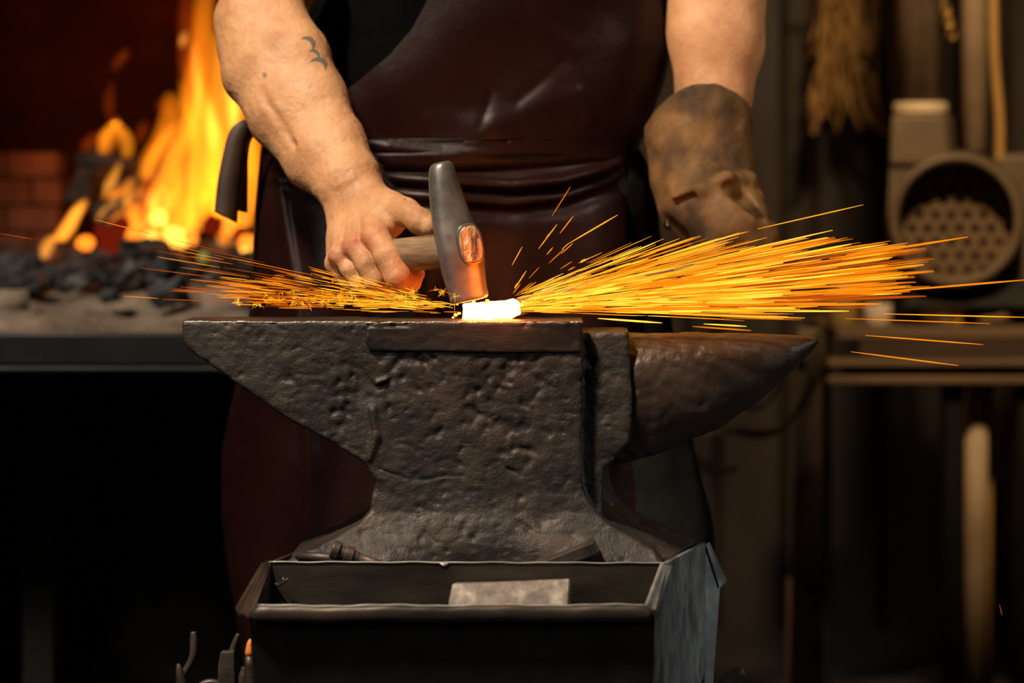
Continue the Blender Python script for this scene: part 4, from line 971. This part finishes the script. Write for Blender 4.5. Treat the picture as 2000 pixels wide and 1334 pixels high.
# fire
def tongue(name, pts, rad, m, parent, n=14):
    pp = chaikin([P(*q) for q in pts], 2); k = len(pp); rr = np.interp(np.linspace(0, 1, k), np.linspace(0, 1, len(rad)), np.array(rad)/F*4.4)
    rings = []; ph = random.uniform(0, 6)
    for i, p_ in enumerate(pp):
        ring = []
        for j in range(n):
            a = 2*math.pi*j/n; r_ = rr[i]*(1+.16*math.sin(2*a+ph+i*.5)); ring.append(p_+np.array((r_*math.cos(a), r_*.8*math.sin(a), 0)))
        rings.append(ring)
    if rings[0][0][2] > rings[-1][0][2]: rings = rings[::-1]
    b = MB(); b.loft(rings); return b.build(name, m, parent)
fire = thing('forge_fire', 'tall orange and yellow fire burning on the forge coals', 'fire', P(350, 450, 4.4))
TG = [
 ('fl2', [(430, 455, 4.4), (400, 330, 4.4), (385, 200, 4.4), (395, 90, 4.4), (400, -10, 4.4), (402, -70, 4.4)], [30, 40, 34, 26, 17, 4]),
 ('fl1', [(440, 440, 4.42), (432, 340, 4.42), (440, 230, 4.42), (432, 140, 4.42), (420, 60, 4.42)], [28, 34, 30, 18, 3]),
 ('fl2', [(480, 440, 4.45), (490, 320, 4.45), (470, 220, 4.45), (450, 130, 4.45)], [26, 34, 26, 3]),
 ('fl1', [(380, 450, 4.35), (390, 360, 4.35), (395, 270, 4.35), (385, 190, 4.35)], [22, 26, 20, 3]),
 ('fl3', [(372, 200, 4.4), (368, 110, 4.4), (372, 40, 4.4), (362, -20, 4.4)], [16, 24, 20, 3]),
 ('fl1', [(300, 430, 4.33), (330, 360, 4.33), (345, 290, 4.33), (372, 240, 4.33), (385, 170, 4.33)], [20, 28, 24, 16, 3]),
 ('fl2', [(285, 350, 4.30), (300, 300, 4.30), (325, 255, 4.30), (340, 200, 4.30), (330, 180, 4.3)], [12, 24, 24, 18, 3]),
 ('fl1', [(282, 348, 4.28), (295, 312, 4.28), (322, 272, 4.28), (350, 232, 4.28)], [8, 15, 14, 3]),
 ('fl1', [(200, 300, 4.30), (206, 262, 4.30), (226, 240, 4.30)], [6, 14, 9]),
 ('fl1', [(226, 240, 4.30), (244, 262, 4.30), (250, 292, 4.30), (244, 320, 4.3)], [9, 14, 12, 3]),
 ('fl2', [(205, 300, 4.31), (215, 265, 4.31), (228, 230, 4.31)], [10, 22, 4]),
 ('fl3', [(215, 235, 4.3), (212, 200, 4.3), (218, 160, 4.3)], [6, 12, 3]),
 ('fl3', [(222, 140, 4.3), (238, 110, 4.3), (250, 95, 4.3)], [4, 14, 3]),
 ('fl3', [(164, 296, 4.32), (178, 276, 4.32), (192, 255, 4.32)], [8, 18, 4]),
 ('fl3', [(270, 280, 4.33), (278, 255, 4.33), (284, 235, 4.33)], [6, 14, 3]),
 ('fl3', [(340, 230, 4.36), (322, 210, 4.36), (318, 190, 4.36)], [12, 18, 4]),
 ('fl2', [(190, 388, 4.28), (225, 385, 4.28), (255, 350, 4.28)], [8, 18, 4]),
 ('fl1', [(215, 385, 4.27), (248, 372, 4.27), (262, 345, 4.27)], [8, 12, 3]),
 ('fl2', [(300, 470, 4.25), (330, 430, 4.25), (350, 380, 4.25), (345, 320, 4.25)], [18, 30, 22, 4]),
 ('fl1', [(350, 470, 4.25), (365, 420, 4.25), (362, 360, 4.25), (372, 310, 4.25)], [20, 24, 16, 4]),
 ('fl2', [(420, 440, 4.28), (408, 390, 4.28), (420, 340, 4.28), (430, 280, 4.28)], [16, 26, 22, 4]),
 ('fl1', [(485, 250, 4.1), (480, 300, 4.1), (492, 350, 4.1), (498, 400, 4.1), (500, 420, 4.1)], [14, 20, 14, 10, 3]),
 ('fl2', [(505, 255, 4.15), (500, 320, 4.15), (485, 360, 4.15), (496, 405, 4.15)], [14, 20, 12, 4]),
 ('fl0', [(318, 465, 4.2), (340, 455, 4.2), (362, 462, 4.2)], [8, 15, 8]),
 ('fl0', [(300, 425, 4.2), (305, 410, 4.2), (308, 395, 4.2)], [6, 12, 5]),
 ('fl0', [(262, 380, 4.22), (272, 376, 4.22), (284, 376, 4.22)], [6, 11, 6]),
 ('fl1', [(400, 400, 4.22), (404, 385, 4.22), (408, 368, 4.22)], [8, 14, 6]),
 ('fl1', [(412, 362, 4.22), (422, 354, 4.22), (430, 345, 4.22)], [6, 12, 5]),
 ('fl3', [(250, 455, 4.26), (290, 430, 4.26), (310, 390, 4.26), (300, 340, 4.26)], [26, 44, 40, 10]),
 ('fl3', [(400, 450, 4.3), (440, 435, 4.3), (470, 440, 4.3)], [10, 22, 10]),
]
RT = random.Random(3)
for i in range(26):
    px = RT.uniform(205, 490); base = RT.uniform(440, 480) if px > 260 else RT.uniform(380, 470); hgt = RT.uniform(45, 150)*(.6+.6*(px-200)/300); lean = RT.uniform(-12, 38); d = RT.uniform(4.12, 4.3); r_ = RT.uniform(6, 15)
    TG.append((RT.choice(['fl1', 'fl2', 'fl2', 'fl0']) if r_ < 11 else RT.choice(['fl2', 'fl1', 'fl2']), [(px, base, d), (px+lean*.2+RT.uniform(-6, 6), base-hgt*.35, d), (px+lean*.6+RT.uniform(-8, 8), base-hgt*.7, d), (px+lean, base-hgt, d)], [r_*.7, r_, r_*.8, 2.5]))
for i in range(16):
    px = RT.uniform(178, 320); base = RT.uniform(385, 478); hgt = RT.uniform(25, 80); d = RT.uniform(4.1, 4.26); r_ = RT.uniform(5, 11); lean = RT.uniform(5, 45)
    TG.append((RT.choice(['fl1', 'fl2', 'fl0']), [(px, base, d), (px+lean*.3, base-hgt*.4, d), (px+lean*.7, base-hgt*.7, d), (px+lean, base-hgt, d)], [3, r_, r_*.8, 2.0]))
for i in range(12):
    px = RT.uniform(370, 470); base = RT.uniform(180, 330); hgt = RT.uniform(80, 170); d = RT.uniform(4.2, 4.34); r_ = RT.uniform(6, 13); lean = RT.uniform(-25, 15)
    TG.append((RT.choice(['fl1', 'fl2', 'fl0']), [(px, base, d), (px+RT.uniform(-10, 10), base-hgt*.4, d), (px+lean*.6, base-hgt*.7, d), (px+lean, base-hgt, d)], [2.5, r_, r_*.7, 2.0]))
for m_, pts, rad in TG: tongue('flame', pts, rad, M[m_], fire)
th = thing('small_flame', 'small lone slanted flame at the left edge of the coals', 'flame', P(130, 450, 4.1))
tongue('flame', [(118, 468, 4.1), (132, 445, 4.1), (148, 415, 4.1), (166, 392, 4.1)], [12, 13, 12, 3], M['fl0'], th)
tongue('flame', [(112, 472, 4.1), (130, 450, 4.1), (152, 410, 4.1), (168, 388, 4.1)], [15, 17, 15, 3], M['fl1'], th)
tongue('flame', [(86, 505, 4.1), (92, 482, 4.1), (100, 462, 4.1)], [7, 13, 6], M['fl0'], th)
tongue('flame', [(88, 515, 4.1), (100, 500, 4.1), (115, 485, 4.1)], [8, 13, 5], M['fl3'], th)
th = thing('detached_flame', 'small detached yellow flame high beside the tall fire', 'flame', P(358, 85, 4.3))
tongue('flame', [(355, 92, 4.3), (358, 78, 4.3), (362, 62, 4.3)], [4, 9, 3], M['fl0'], th)
# embers
E = [(293, 474, 'ember2', .016), (262, 462, 'ember', .013), (165, 475, 'ember', .012), (483, 472, 'ember', .013), (480, 486, 'ember2', .008), (440, 440, 'ember', .012), (418, 438, 'ember3', .016), (452, 446, 'ember', .010),
     (318, 482, 'ember3', .014), (265, 495, 'ember3', .014), (345, 462, 'ember2', .018), (372, 462, 'ember', .013), (215, 480, 'ember3', .016), (200, 452, 'ember3', .012), (236, 440, 'ember3', .013), (270, 440, 'ember', .010), (470, 455, 'ember3', .013), (230, 460, 'ember3', .013), (310, 425, 'ember2', .013)]
pos_words = {}
for i, (px, py, m_, r) in enumerate(E):
    o = lump('glowing_ember', P(px, py, 4.12), r, M[m_], {'ember2': 'bright yellow glowing ember at the foot of the fire', 'ember': 'orange glowing ember on the coals by the fire', 'ember3': 'dull red ember glowing among the coals'}[m_], 'ember', {'ember2': 'bright embers', 'ember': 'orange embers', 'ember3': 'dull red embers'}[m_], 1.0)

# ------------------------------------------------------------------ right-hand background
# round blower with pipe
dB = 4.3
bl = thing('forge_blower', 'large olive-grey centrifugal blower with a round perforated intake', 'blower', P(1870, 600, dB))
def ringpts(cx, cy, d, r, n=48): return [P(cx+r*math.cos(2*math.pi*k/n), cy+r*math.sin(2*math.pi*k/n), d) for k in range(n)]
b = MB(); b.loft([ringpts(1868, 432, 4.44, 138), ringpts(1868, 432, 4.32, 138), ringpts(1868, 430, 4.29, 132), ringpts(1868, 430, 4.23, 132), ringpts(1868, 430, 4.222, 128), ringpts(1868, 430, 4.222, 116), ringpts(1868, 430, 4.24, 112), ringpts(1868, 430, 4.42, 110)], False)
b.build('blower_housing', M['paint'], bl)
b = MB(); b.loft([ringpts(1868, 432, 4.440, 138), ringpts(1868, 432, 4.445, 4)], False); b.build('housing_back', M['paint'], bl)
# perforated disc with real round holes
b = MB(); n_h = 0; dd = 4.30
disc_c = (1874, 446); RR = 106; hr = 9.5; px_s = 31.0
import itertools
cells_ = []
for j in range(-7, 8):
    for i in range(-7, 8):
        cx = disc_c[0]+i*px_s+(px_s/2 if j % 2 else 0); cy = disc_c[1]+j*px_s*.866
        if math.hypot(cx-disc_c[0], cy-disc_c[1]) < RR+8: cells_.append((cx, cy))
for cx, cy in cells_:
    hx_ = []; ho = []
    for k in range(12):
        a = 2*math.pi*k/12+math.pi/6/1
        rad_hex = px_s/2/math.cos(((a-0) % (math.pi/3))-math.pi/6)
        x_, y_ = cx+rad_hex*math.cos(a), cy+rad_hex*math.sin(a)
        hx_.append(P(x_, y_, dd)); ho.append(P(cx+hr*math.cos(a), cy+hr*math.sin(a), dd))
    back = [q+np.array((0, .004, 0)) for q in ho]
    b.loft([hx_, ho, back], False)
b.build('perforated_grille', M['grille'], bl, False)
b = MB(); b.loft([ringpts(1874, 446, 4.43, 110), ringpts(1874, 446, 4.435, 2)], False); b.build('dark_interior', M['soot'], bl, False)
b = MB(); sec = []
for py, l_, r_ in ((224, 1746, 1850), (232, 1741, 1862), (300, 1739, 1868), (322, 1738, 1868)): sec.append([P(l_, py, 4.25), P(r_-14, py, 4.25), P(r_, py, 4.31), P(r_, py, 4.40), P(l_, py, 4.40)])
b.loft(sec); b.build('outlet_duct', M['paint'], bl, False, .006)
b = MB(); b.hexa([P(1733, 430, 4.262), P(1747, 430, 4.262), P(1747, 430, 4.40), P(1733, 430, 4.40), P(1738, 323, 4.262), P(1800, 323, 4.262), P(1800, 323, 4.40), P(1738, 323, 4.40)]); b.build('duct_corner', M['paint'], bl, False, .003)
b = MB(); sec = []
for py, l_, r_ in ((300, 1960, 2120), (312, 1950, 2130), (560, 1950, 2130), (600, 1960, 2120)): sec.append([P(l_, py, 4.32), P(r_, py, 4.32), P(r_, py, 4.55), P(l_, py, 4.55)])
b.loft(sec); b.build('motor_case', M['paint'], bl, False, .01)
b = MB(); b.hexa([P(1760, 600, 4.25), P(2060, 600, 4.25), P(2060, 600, 4.5), P(1760, 600, 4.5), P(1800, 548, 4.28), P(2040, 548, 4.28), P(2040, 548, 4.48), P(1800, 548, 4.48)]); b.build('blower_foot', M['soot'], bl, False, .004)
pp = thing('riser_pipe', 'wide rusty brown pipe rising from the blower', 'pipe', P(1797, 222, 4.33))
b = MB(); b.tube([P(1796, 215, 4.33), P(1797, -160, 4.33), P(1797, -900, 4.33)], 48/F*4.33, 28); b.build('pipe', M['rustpipe'], pp)
b = MB(); r0 = 53/F*4.33; b.tube([P(1798, 224, 4.33), P(1798, 220, 4.33), P(1798, 206, 4.33), P(1798, 201, 4.33)], [r0*.96, r0, r0, r0*.95], 28); o = b.build('pale_collar', M['cream'], pp); o['label'] = 'cream ring collar'
b = MB(); b.tube([P(1904, 296, 4.52), P(1902, -200, 4.52), P(1902, -900, 4.52)], 26/F*4.52, 20); tag(b.build('vertical_pipe', M['tan']), 'beige painted vertical pipe right of the rusty riser pipe', 'pipe')
b = MB(); b.tube(chaikin([P(1938, -300, 4.45), P(1940, 60, 4.45), P(1944, 140, 4.45), P(1954, 240, 4.45), P(1952, 318, 4.45)], 2), 9.5/F*4.45, 12); tag(b.build('ochre_hose', M['hose']), 'thin ochre hose hanging beside the beige pipe', 'hose')
# chain
for i in range(6):
    c = P(1846+i*2.5, 8+i*11.5, 4.25); b = MB(); ring = []
    pts = [c+np.array((.0075*math.cos(t)*(1 if i % 2 else .5), .0075*math.cos(t)*(0.2 if i % 2 else .8), .010*math.sin(t))) for t in np.linspace(0, 2*math.pi, 13)]
    b.tube(pts, .0026, 6, cap=False); tag(b.build('chain_link', M['brass']), 'brass chain link hanging by the rusty pipe', 'chain link', 'brass chain links')
# rope hank
b = MB()
def strand(p0, p1, sag, r, n=8, wob=.02):
    pts = []; w1, w2 = random.uniform(-1, 1), random.uniform(-1, 1)
    for i in range(n+1):
        t = i/n; q = p0*(1-t)+p1*t; q = q+np.array((wob*w1*math.sin(t*3.1)+.006*math.sin(t*11+w2*5), wob*.5*w2*math.sin(t*4), -sag*math.sin(t*math.pi))); pts.append(q)
    b.tube(pts, [r*.9]*(n)+[r*.4], 5)
for i in range(46):
    t = random.random(); x0 = random.gauss(1655, 26); d = random.uniform(4.95, 5.12)
    x1 = x0+random.choice([-60, -40, -20, 0, 15, 40, 60])*random.uniform(.4, 1.1); y1 = random.choice([110, 150, 190, 250])*random.uniform(.8, 1.1)
    strand(P(x0, -60, d), P(x1, y1, d-.05), random.uniform(0, .01), random.uniform(.003, .0062), wob=.03)
for i in range(14):    # looped hank at the right
    x0 = 1655+random.uniform(-8, 12); x1 = 1722+random.uniform(-8, 8); d = random.uniform(4.95, 5.05); bot = random.uniform(60, 125)
    pts = chaikin([P(x0, -60, d), P(x0+4, 20, d), P(x0+22, bot*.85, d), P((x0+x1)/2+8, bot, d), P(x1, bot*.75, d), P(x1+4, 20, d), P(x1-10, -60, d)], 2); b.tube(pts, random.uniform(.0035, .006), 5)
for pts in ([(1665, 60), (1680, 110), (1705, 160), (1725, 235)], [(1655, 110), (1670, 180), (1700, 235), (1735, 262)], [(1630, 100), (1612, 160), (1602, 215), (1588, 262)], [(1600, 130), (1585, 190), (1590, 250)], [(1640, 120), (1655, 170), (1662, 225)],
            [(1615, 60), (1608, 120), (1622, 170), (1610, 230)]):
    for _ in range(3): b.tube(chaikin([P(x_+random.uniform(-4, 4), y_, 5.0) for x_, y_ in pts], 2), random.uniform(.004, .007), 5)
tag(b.build('frayed_rope_hank', M['rope']), 'hank of frayed golden-brown rope hanging on the back wall', 'rope')
b = MB(); b.tube([P(1560, -62, 5.0), P(1760, -62, 5.0)], .006, 8); b.tube([P(1655, -62, 5.0), P(1655, -62, 5.26)], .006, 8); tag(b.build('wall_hook_bar', M['tool']), 'iron bar carrying the frayed rope hank above the frame', 'hook')
# workbench
bench = thing('workbench', 'dark narrow workbench under the blower at the right', 'workbench', (1.1, 1.9, 0))
dW = 4.2; zt3 = P(0, 602, 4.25)[2]
zt3 = P(0, 640, dW)[2]
xa = P(1612, 0, dW)[0]; xb = 2.2
b = MB(); b.box((xa+.02, dW-D0, zt3-.02), (xb, dW-D0+.42, zt3)); b.build('bench_top', M['railwood'], bench, False, .003)
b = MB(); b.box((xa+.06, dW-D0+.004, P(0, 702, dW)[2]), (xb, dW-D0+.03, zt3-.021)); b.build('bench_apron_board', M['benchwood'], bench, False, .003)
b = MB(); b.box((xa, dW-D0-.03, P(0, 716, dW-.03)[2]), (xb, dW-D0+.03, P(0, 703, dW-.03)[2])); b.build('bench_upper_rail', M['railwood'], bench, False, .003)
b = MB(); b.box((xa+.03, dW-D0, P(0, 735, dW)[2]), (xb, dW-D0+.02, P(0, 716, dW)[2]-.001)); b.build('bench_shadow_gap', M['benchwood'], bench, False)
b = MB(); b.box((xa, dW-D0-.03, P(0, 750, dW-.03)[2]), (xb, dW-D0+.03, P(0, 735, dW-.03)[2])); b.build('bench_lower_rail', M['railwood'], bench, False, .003)
for l_, r_, m_, dep in ((1846, 1880, 'benchsteel', .05),):
    b = MB(); b.box((P(l_, 0, dW)[0], dW-D0, 0), (P(r_, 0, dW)[0], dW-D0+dep, P(0, 750, dW)[2]-.002)); b.build('bench_leg', M[m_], bench, False, .003)
b = MB(); b.box((P(1990, 0, dW)[0], dW-D0, 0), (P(2020, 0, dW)[0], dW-D0+.05, P(0, 750, dW)[2]-.002)); b.build('bench_leg', M['benchsteel'], bench, False, .003)
b = MB(); b.box((xa+.02, dW-D0+.37, 0), (xa+.06, dW-D0+.41, zt3-.021)); b.build('bench_leg', M['benchsteel'], bench, False, .003)
b = MB(); b.box((2.1, dW-D0+.1, 0), (2.15, dW-D0+.15, zt3-.021)); b.build('bench_leg', M['benchsteel'], bench, False, .003)
b = MB(); b.tube([P(1908, 752, 4.26), P(1906, 1100, 4.26), np.array((P(1904, 0, 4.26)[0], 4.26-D0, 0.0))], 23/F*4.26, 20); tag(b.build('vertical_pipe', M['tan']), 'beige pipe standing below the workbench rail', 'pipe')
b = MB(); b.tube([P(1934, 752, 4.34), P(1932, 900, 4.34), np.array((P(1930, 0, 4.34)[0], 4.34-D0, 0.0))], 9/F*4.34, 12); tag(b.build('ochre_tube', M['hose']), 'thin ochre tube just right of the beige floor pipe', 'tube')
b = MB(); z_ = P(0, 1130, 4.4)[2]; c = P(1575, 1100, 4.4); b.box((c[0]-.035, c[1]-.02, 0), (c[0]+.02, c[1]+.02, z_)); tag(b.build('red_brown_post', M['redbrown'], None, False, .004), 'short red-brown post near the floor right of the stand', 'post')
# items on the bench
def onbench(px, d): return np.array(((px-1000)/F*d, d-D0, zt3))
def lathe(c, prof, n=20):
    b = MB(); b.loft([[c+np.array((r*math.cos(2*math.pi*k/n), r*math.sin(2*math.pi*k/n), z)) for k in range(n)] for r, z in prof]); return b
o = lathe(onbench(1714, 4.28), [(.022, 0), (.025, .002), (.026, .036), (.025, .038), (.022, .037), (.021, .006)]).build('white_cup', M['white']); tag(o, 'small grubby white cup at the left end of the workbench', 'cup')
o = lathe(onbench(1646, 4.30)+np.array((0, -.0, 0)), [(.026, 0), (.028, .002), (.028, .062), (.022, .070), (.022, .075), (.020, .076)]).build('mustard_tin', M['jar']); tag(o, 'mustard-coloured tin on the leftmost end of the workbench', 'tin')
def crumple(name, px, d, s, m, label, cat, hh=.6):
    c = onbench(px, d)+np.array((0, 0, s*hh)); 
    sd = random.uniform(0, 9)
    def f(p):
        q = (p-c)/np.array((s, s*.7, s*hh)); a = (np.linalg.norm(q, axis=1)-1)*s*hh; return np.maximum(a+vnoise(p+sd, 40)*.016, zt3+.0005-p[:, 2])
    V, Q = sdf_arrays(f, c-s*1.4, c+s*1.4, .0035); o = link(name, mesh_np(name, V, Q), M[m]); rebase(o); tag(o, label, cat)
crumple('white_rag', 1830, 4.30, .042, 'white', 'crumpled off-white rag on the workbench below the blower', 'rag', .5)
crumple('pale_cloth', 1960, 4.30, .020, 'white', 'small pale crumpled cloth at the right end of the workbench', 'cloth', .7)
crumple('canvas_pouch', 1935, 4.28, .028, 'canvas', 'tan lumpy pouch between the rag and the pale cloth', 'pouch', .5)
o = lathe(onbench(1869, 4.28), [(.008, 0), (.010, .002), (.010, .030), (.006, .036), (.005, .044), (.003, .045)]).build('yellow_bottle', M['hose']); tag(o, 'tiny yellow bottle standing beside the off-white rag', 'bottle')
o = lathe(onbench(1885, 4.31), [(.008, 0), (.010, .002), (.011, .040), (.007, .046), (.006, .052)]).build('red_brown_jar', M['redbrown']); tag(o, 'small red-brown jar right of the tiny yellow bottle', 'jar')
o = lathe(onbench(1902, 4.33), [(.008, 0), (.009, .002), (.009, .046), (.005, .053), (.004, .058)]).build('grey_bottle', M['greycoal']); tag(o, 'small grey bottle right of the red-brown jar', 'bottle')
# blower stands on the bench: brackets down
b = MB(); b.hexa([np.array((P(1780, 0, 4.36)[0], 1.80, zt3)), np.array((P(2040, 0, 4.36)[0], 1.80, zt3)), np.array((P(2040, 0, 4.36)[0], 1.98, zt3)), np.array((P(1780, 0, 4.36)[0], 1.98, zt3)), P(1790, 600, 4.30), P(2040, 600, 4.30), P(2040, 600, 4.48), P(1790, 600, 4.48)]); b.build('blower_base', M['soot'], bl, False, .003)
# tan leather bag/cloth hanging in loops under the bench, seen below the horn
b = MB()
for pts, wid in (([(1590, 650, 3.95), (1600, 720, 3.95), (1575, 780, 3.95), (1535, 840, 3.95), (1480, 852, 3.95), (1425, 838, 3.95), (1380, 850, 3.95)], [.05, .06, .055, .03, .022, .02, .03]),
                 ([(1540, 700, 3.97), (1520, 760, 3.97), (1490, 800, 3.97), (1440, 790, 3.97), (1425, 810, 3.97)], [.03, .03, .02, .014, .02]),
                 ([(1320, 870, 3.93), (1360, 905, 3.93), (1400, 925, 3.93), (1440, 915, 3.93)], [.02, .026, .024, .012])):
    ribbon(b, pts, wid, .006, (.7, .3, .64))
ribbon(b, [(1592, 655, 3.95), (1600, 644, 4.02), (1611, 641, 4.19)], [.03, .03, .03], .006, (.7, .3, .64))
o = b.build('draped_canvas_sling', M['canvas']); tag(o, 'tan canvas sling draped in loops behind the anvil horn', 'cloth')
so = o.modifiers.new('s', 'SUBSURF'); so.levels = 1; so.render_levels = 1
cv = thing('upright_panel', 'dark upright panel with a tan strip standing left of the workbench', 'panel', (P(1600, 0, 4.1)[0], 1.6, 0))
b = MB(); b.hexa([np.array((P(1540, 0, 4.12)[0], 1.62, 0)), np.array((P(1608, 0, 4.12)[0], 1.62, 0)), np.array((P(1608, 0, 4.12)[0], 1.635, 0)), np.array((P(1540, 0, 4.12)[0], 1.635, 0)), P(1556, 650, 4.12), P(1606, 640, 4.12), P(1606, 640, 4.135), P(1556, 650, 4.135)]); b.build('panel_sheet', M['benchwood'], cv, False, .002)
b = MB(); b.box((P(1556, 0, 4.12)[0], 1.60, P(0, 700, 4.12)[2]), (P(1606, 0, 4.12)[0], 1.619, P(0, 640, 4.12)[2])); b.build('panel_strip', M['canvas'], cv, False, .002)

# ------------------------------------------------------------------ sparks
O_R = (955, 603); O_L = (915, 603)
def spark_mesh(p0, p1, r, droop=0.0):
    n = 4; pts = []
    for i in range(n+1):
        t = i/n; q = p0*(1-t)+p1*t; q = q+np.array((0, 0, droop*4*t*(1-t))); pts.append(q)
    return pts, [r*.35, r*.9, r, r, r*.35]
sparks = []
def add_spark(ox, oy, ang, r0, r1, side, rad, m, dd):
    ca, sa = math.cos(math.radians(ang)), math.sin(math.radians(ang))
    def pt(r): return P(ox+side*r*ca, oy-r*sa, 2.55+dd*r/600)
    sparks.append((r1-r0, pt(r0), pt(r1), rad, m, side, ox+side*r1*ca, oy-r1*sa))
for i in range(760):
    u = random.random()
    if u < .62: ang = random.gauss(4.0, 3.4)
    elif u < .92: ang = random.uniform(6, 17)
    else: ang = random.uniform(14, 25)
    if ang < -4.5: ang = random.uniform(-2, 6)
    rmax = np.interp(ang, [-4.6, -1, 2, 7, 9, 12, 16, 20, 26], [480, 620, 800, 830, 800, 660, 500, 400, 290])*(1.06-abs(random.gauss(0, .12)))
    r0 = 40+(rmax-110)*random.random()**.9*.95
    ln = random.uniform(30, 110)+r0*random.uniform(.03, .36); r1 = min(rmax, r0+ln)
    if r1-r0 < 25: r0 = r1-random.uniform(30, 120)
    mid = (r0+r1)/2
    if mid < 300: m = random.choice([0, 0, 1, 1, 2])
    elif mid < 520: m = random.choice([0, 1, 1, 2, 2, 2])
    else: m = random.choice([0, 1, 2, 2, 2, 2, 3, 3])
    rad = random.choice([.00025, .00035, .00045, .0005, .0008])*random.uniform(.8, 1.25)*(1+.4*min(1, mid/700))
    if ang > 15: rad *= .75
    ang += random.uniform(-.5, .5)*0
    add_spark(O_R[0]+random.uniform(-12, 22), O_R[1]+random.uniform(-10, 8), ang, r0, r1, 1, rad, m, random.uniform(-.12, .22))
for i in range(330):
    ang = abs(random.gauss(0, 1))*7+random.uniform(-1.2, 2); ang = min(ang, 24)
    rmax = np.interp(ang, [-2, 3, 8, 13, 24], [360, 470, 440, 330, 150])
    r0 = 15+(rmax-50)*random.random(); r1 = r0+random.uniform(18, 80); mid = (r0+r1)/2
    m = random.choice([0, 1, 1, 2]) if mid < 250 else random.choice([1, 2, 2, 3])
    add_spark(O_L[0]-random.uniform(0, 40), O_L[1]+random.uniform(-12, 8), ang, r0, r1, -1, random.uniform(.00018, .00042), m, random.uniform(-.1, .15))
for i in range(34):   # far thin left ones
    ang = random.uniform(1.0, 13.5); r0 = random.uniform(330, 560); r1 = r0+random.uniform(50, 150)
    add_spark(O_L[0], O_L[1], ang, r0, r1, -1, random.uniform(.00022, .00042), random.choice([2, 3, 3]), random.uniform(-.1, .15))
for i in range(16):
    ang = random.uniform(28, 62); r0 = random.uniform(25, 190); add_spark(O_R[0]+30, O_R[1]-8, ang, r0, r0+random.uniform(10, 45), 1, random.uniform(.0003, .0006), random.choice([1, 2]), random.uniform(-.1, .1))
sparks.sort(key=lambda s: -s[0]*s[3])
LBL = {(1, 0): ('bright spark streak flying right from the glowing bar', 'sparks flying right from the bar'),
       (-1, 0): ('thin spark streak flying left from the glowing bar', 'sparks flying left from the bar')}
for s in sparks[:286]:
    pts, rr = spark_mesh(s[1], s[2], s[3]); b = MB(); b.tube(pts, rr, 5); o = b.build('spark', M['sp'][s[4]])
    l_, g_ = LBL[(s[5], 0)]; tag(o, l_, 'spark', g_)
b = MB(); bm_ = [MB() for _ in range(5)]
for s in sparks[286:]:
    pts, rr = spark_mesh(s[1], s[2], s[3]); bm_[s[4]].tube(pts, rr, 4)
# tiny forked bursts at the left and near the bar
for i in range(70):
    if random.random() < .75: px = random.gauss(640, 85); py = 596-abs(random.gauss(0, 1))*max(4, (px-520)*.06+8)
    else: px = random.uniform(780, 890); py = random.uniform(560, 606)
    if px > 890: continue
    c = P(px, py, 2.55+random.uniform(-.04, .06))
    for k in range(random.randint(4, 8)):
        v = np.array((random.gauss(0, 1), random.gauss(0, .5), random.gauss(0, .8))); v /= np.linalg.norm(v); ln = random.uniform(.002, .0075)
        mid = c+v*ln*.6+np.array((0, 0, .001)); bm_[random.choice([0, 1, 2])].tube([c, mid, c+v*ln], [.0002, .00022, .00008], 3)
mats = M['sp']; allmb = MB(); mi = []
for k, q in enumerate(bm_):
    n0 = len(allmb.f); allmb.add(q.v, q.f); mi += [k]*(len(allmb.f)-n0)
o = allmb.build('fine_sparks', mats[0])
for k in range(1, 5): o.data.materials.append(mats[k])
o.data.polygons.foreach_set('material_index', mi)
tag(o, 'spray of fine short sparks and forked bursts around the glowing bar', 'sparks', None, 'stuff')
# single stray sparks that stand out
ST = [((1078, 422), (1114, 365), .0004, 2, 'lone thin spark high above the bar in front of the apron'),
      ((1052, 486), (1088, 438), .00055, 1, 'short steep spark just below the lone high spark'),
      ((1000, 518), (1020, 482), .0005, 1, 'short steep spark right of the hammer head'),
      ((1110, 476), (1206, 420), .0007, 1, 'thick spark rising toward the glove cuff, left of it'),
      ((1480, 447), (1686, 400), .0006, 1, 'long highest spark rising right past the glove'),
      ((1620, 505), (1890, 463), .0012, 2, 'dark orange broad spark crossing the blower intake'),
      ((1700, 572), (2010, 546), .0011, 2, 'broad spark leaving the frame at the right edge'),
      ((1725, 613), (2010, 620), .0007, 1, 'thin level spark reaching the right edge below the broad one'),
      ((1690, 655), (1920, 673), .0008, 2, 'falling spark in front of the workbench rail'),
      ((1662, 687), (1872, 714), .0008, 2, 'lowest falling spark right of the horn tip'),
      ((1650, 622), (1934, 632), .0006, 2, 'level spark just below the horn tip height at the right'),
      ((1952, 1180), (1957, 1202), .0005, 4, 'tiny red falling spark at the lower right'),
      ((0, 456), (64, 467), .0004, 3, 'faint spark at the far left edge'),
      ((185, 429), (300, 458), .00045, 2, 'orange spark crossing the base of the fire'),
      ((240, 578), (310, 583), .0004, 2, 'low lone spark over the sand left of the anvil')]
for a, c, r, m, lab in ST:
    pts, rr = spark_mesh(P(*a, 2.56), P(*c, 2.60), r); b = MB(); b.tube(pts, rr, 6); tag(b.build('spark', M['sp'][m]), lab, 'spark')
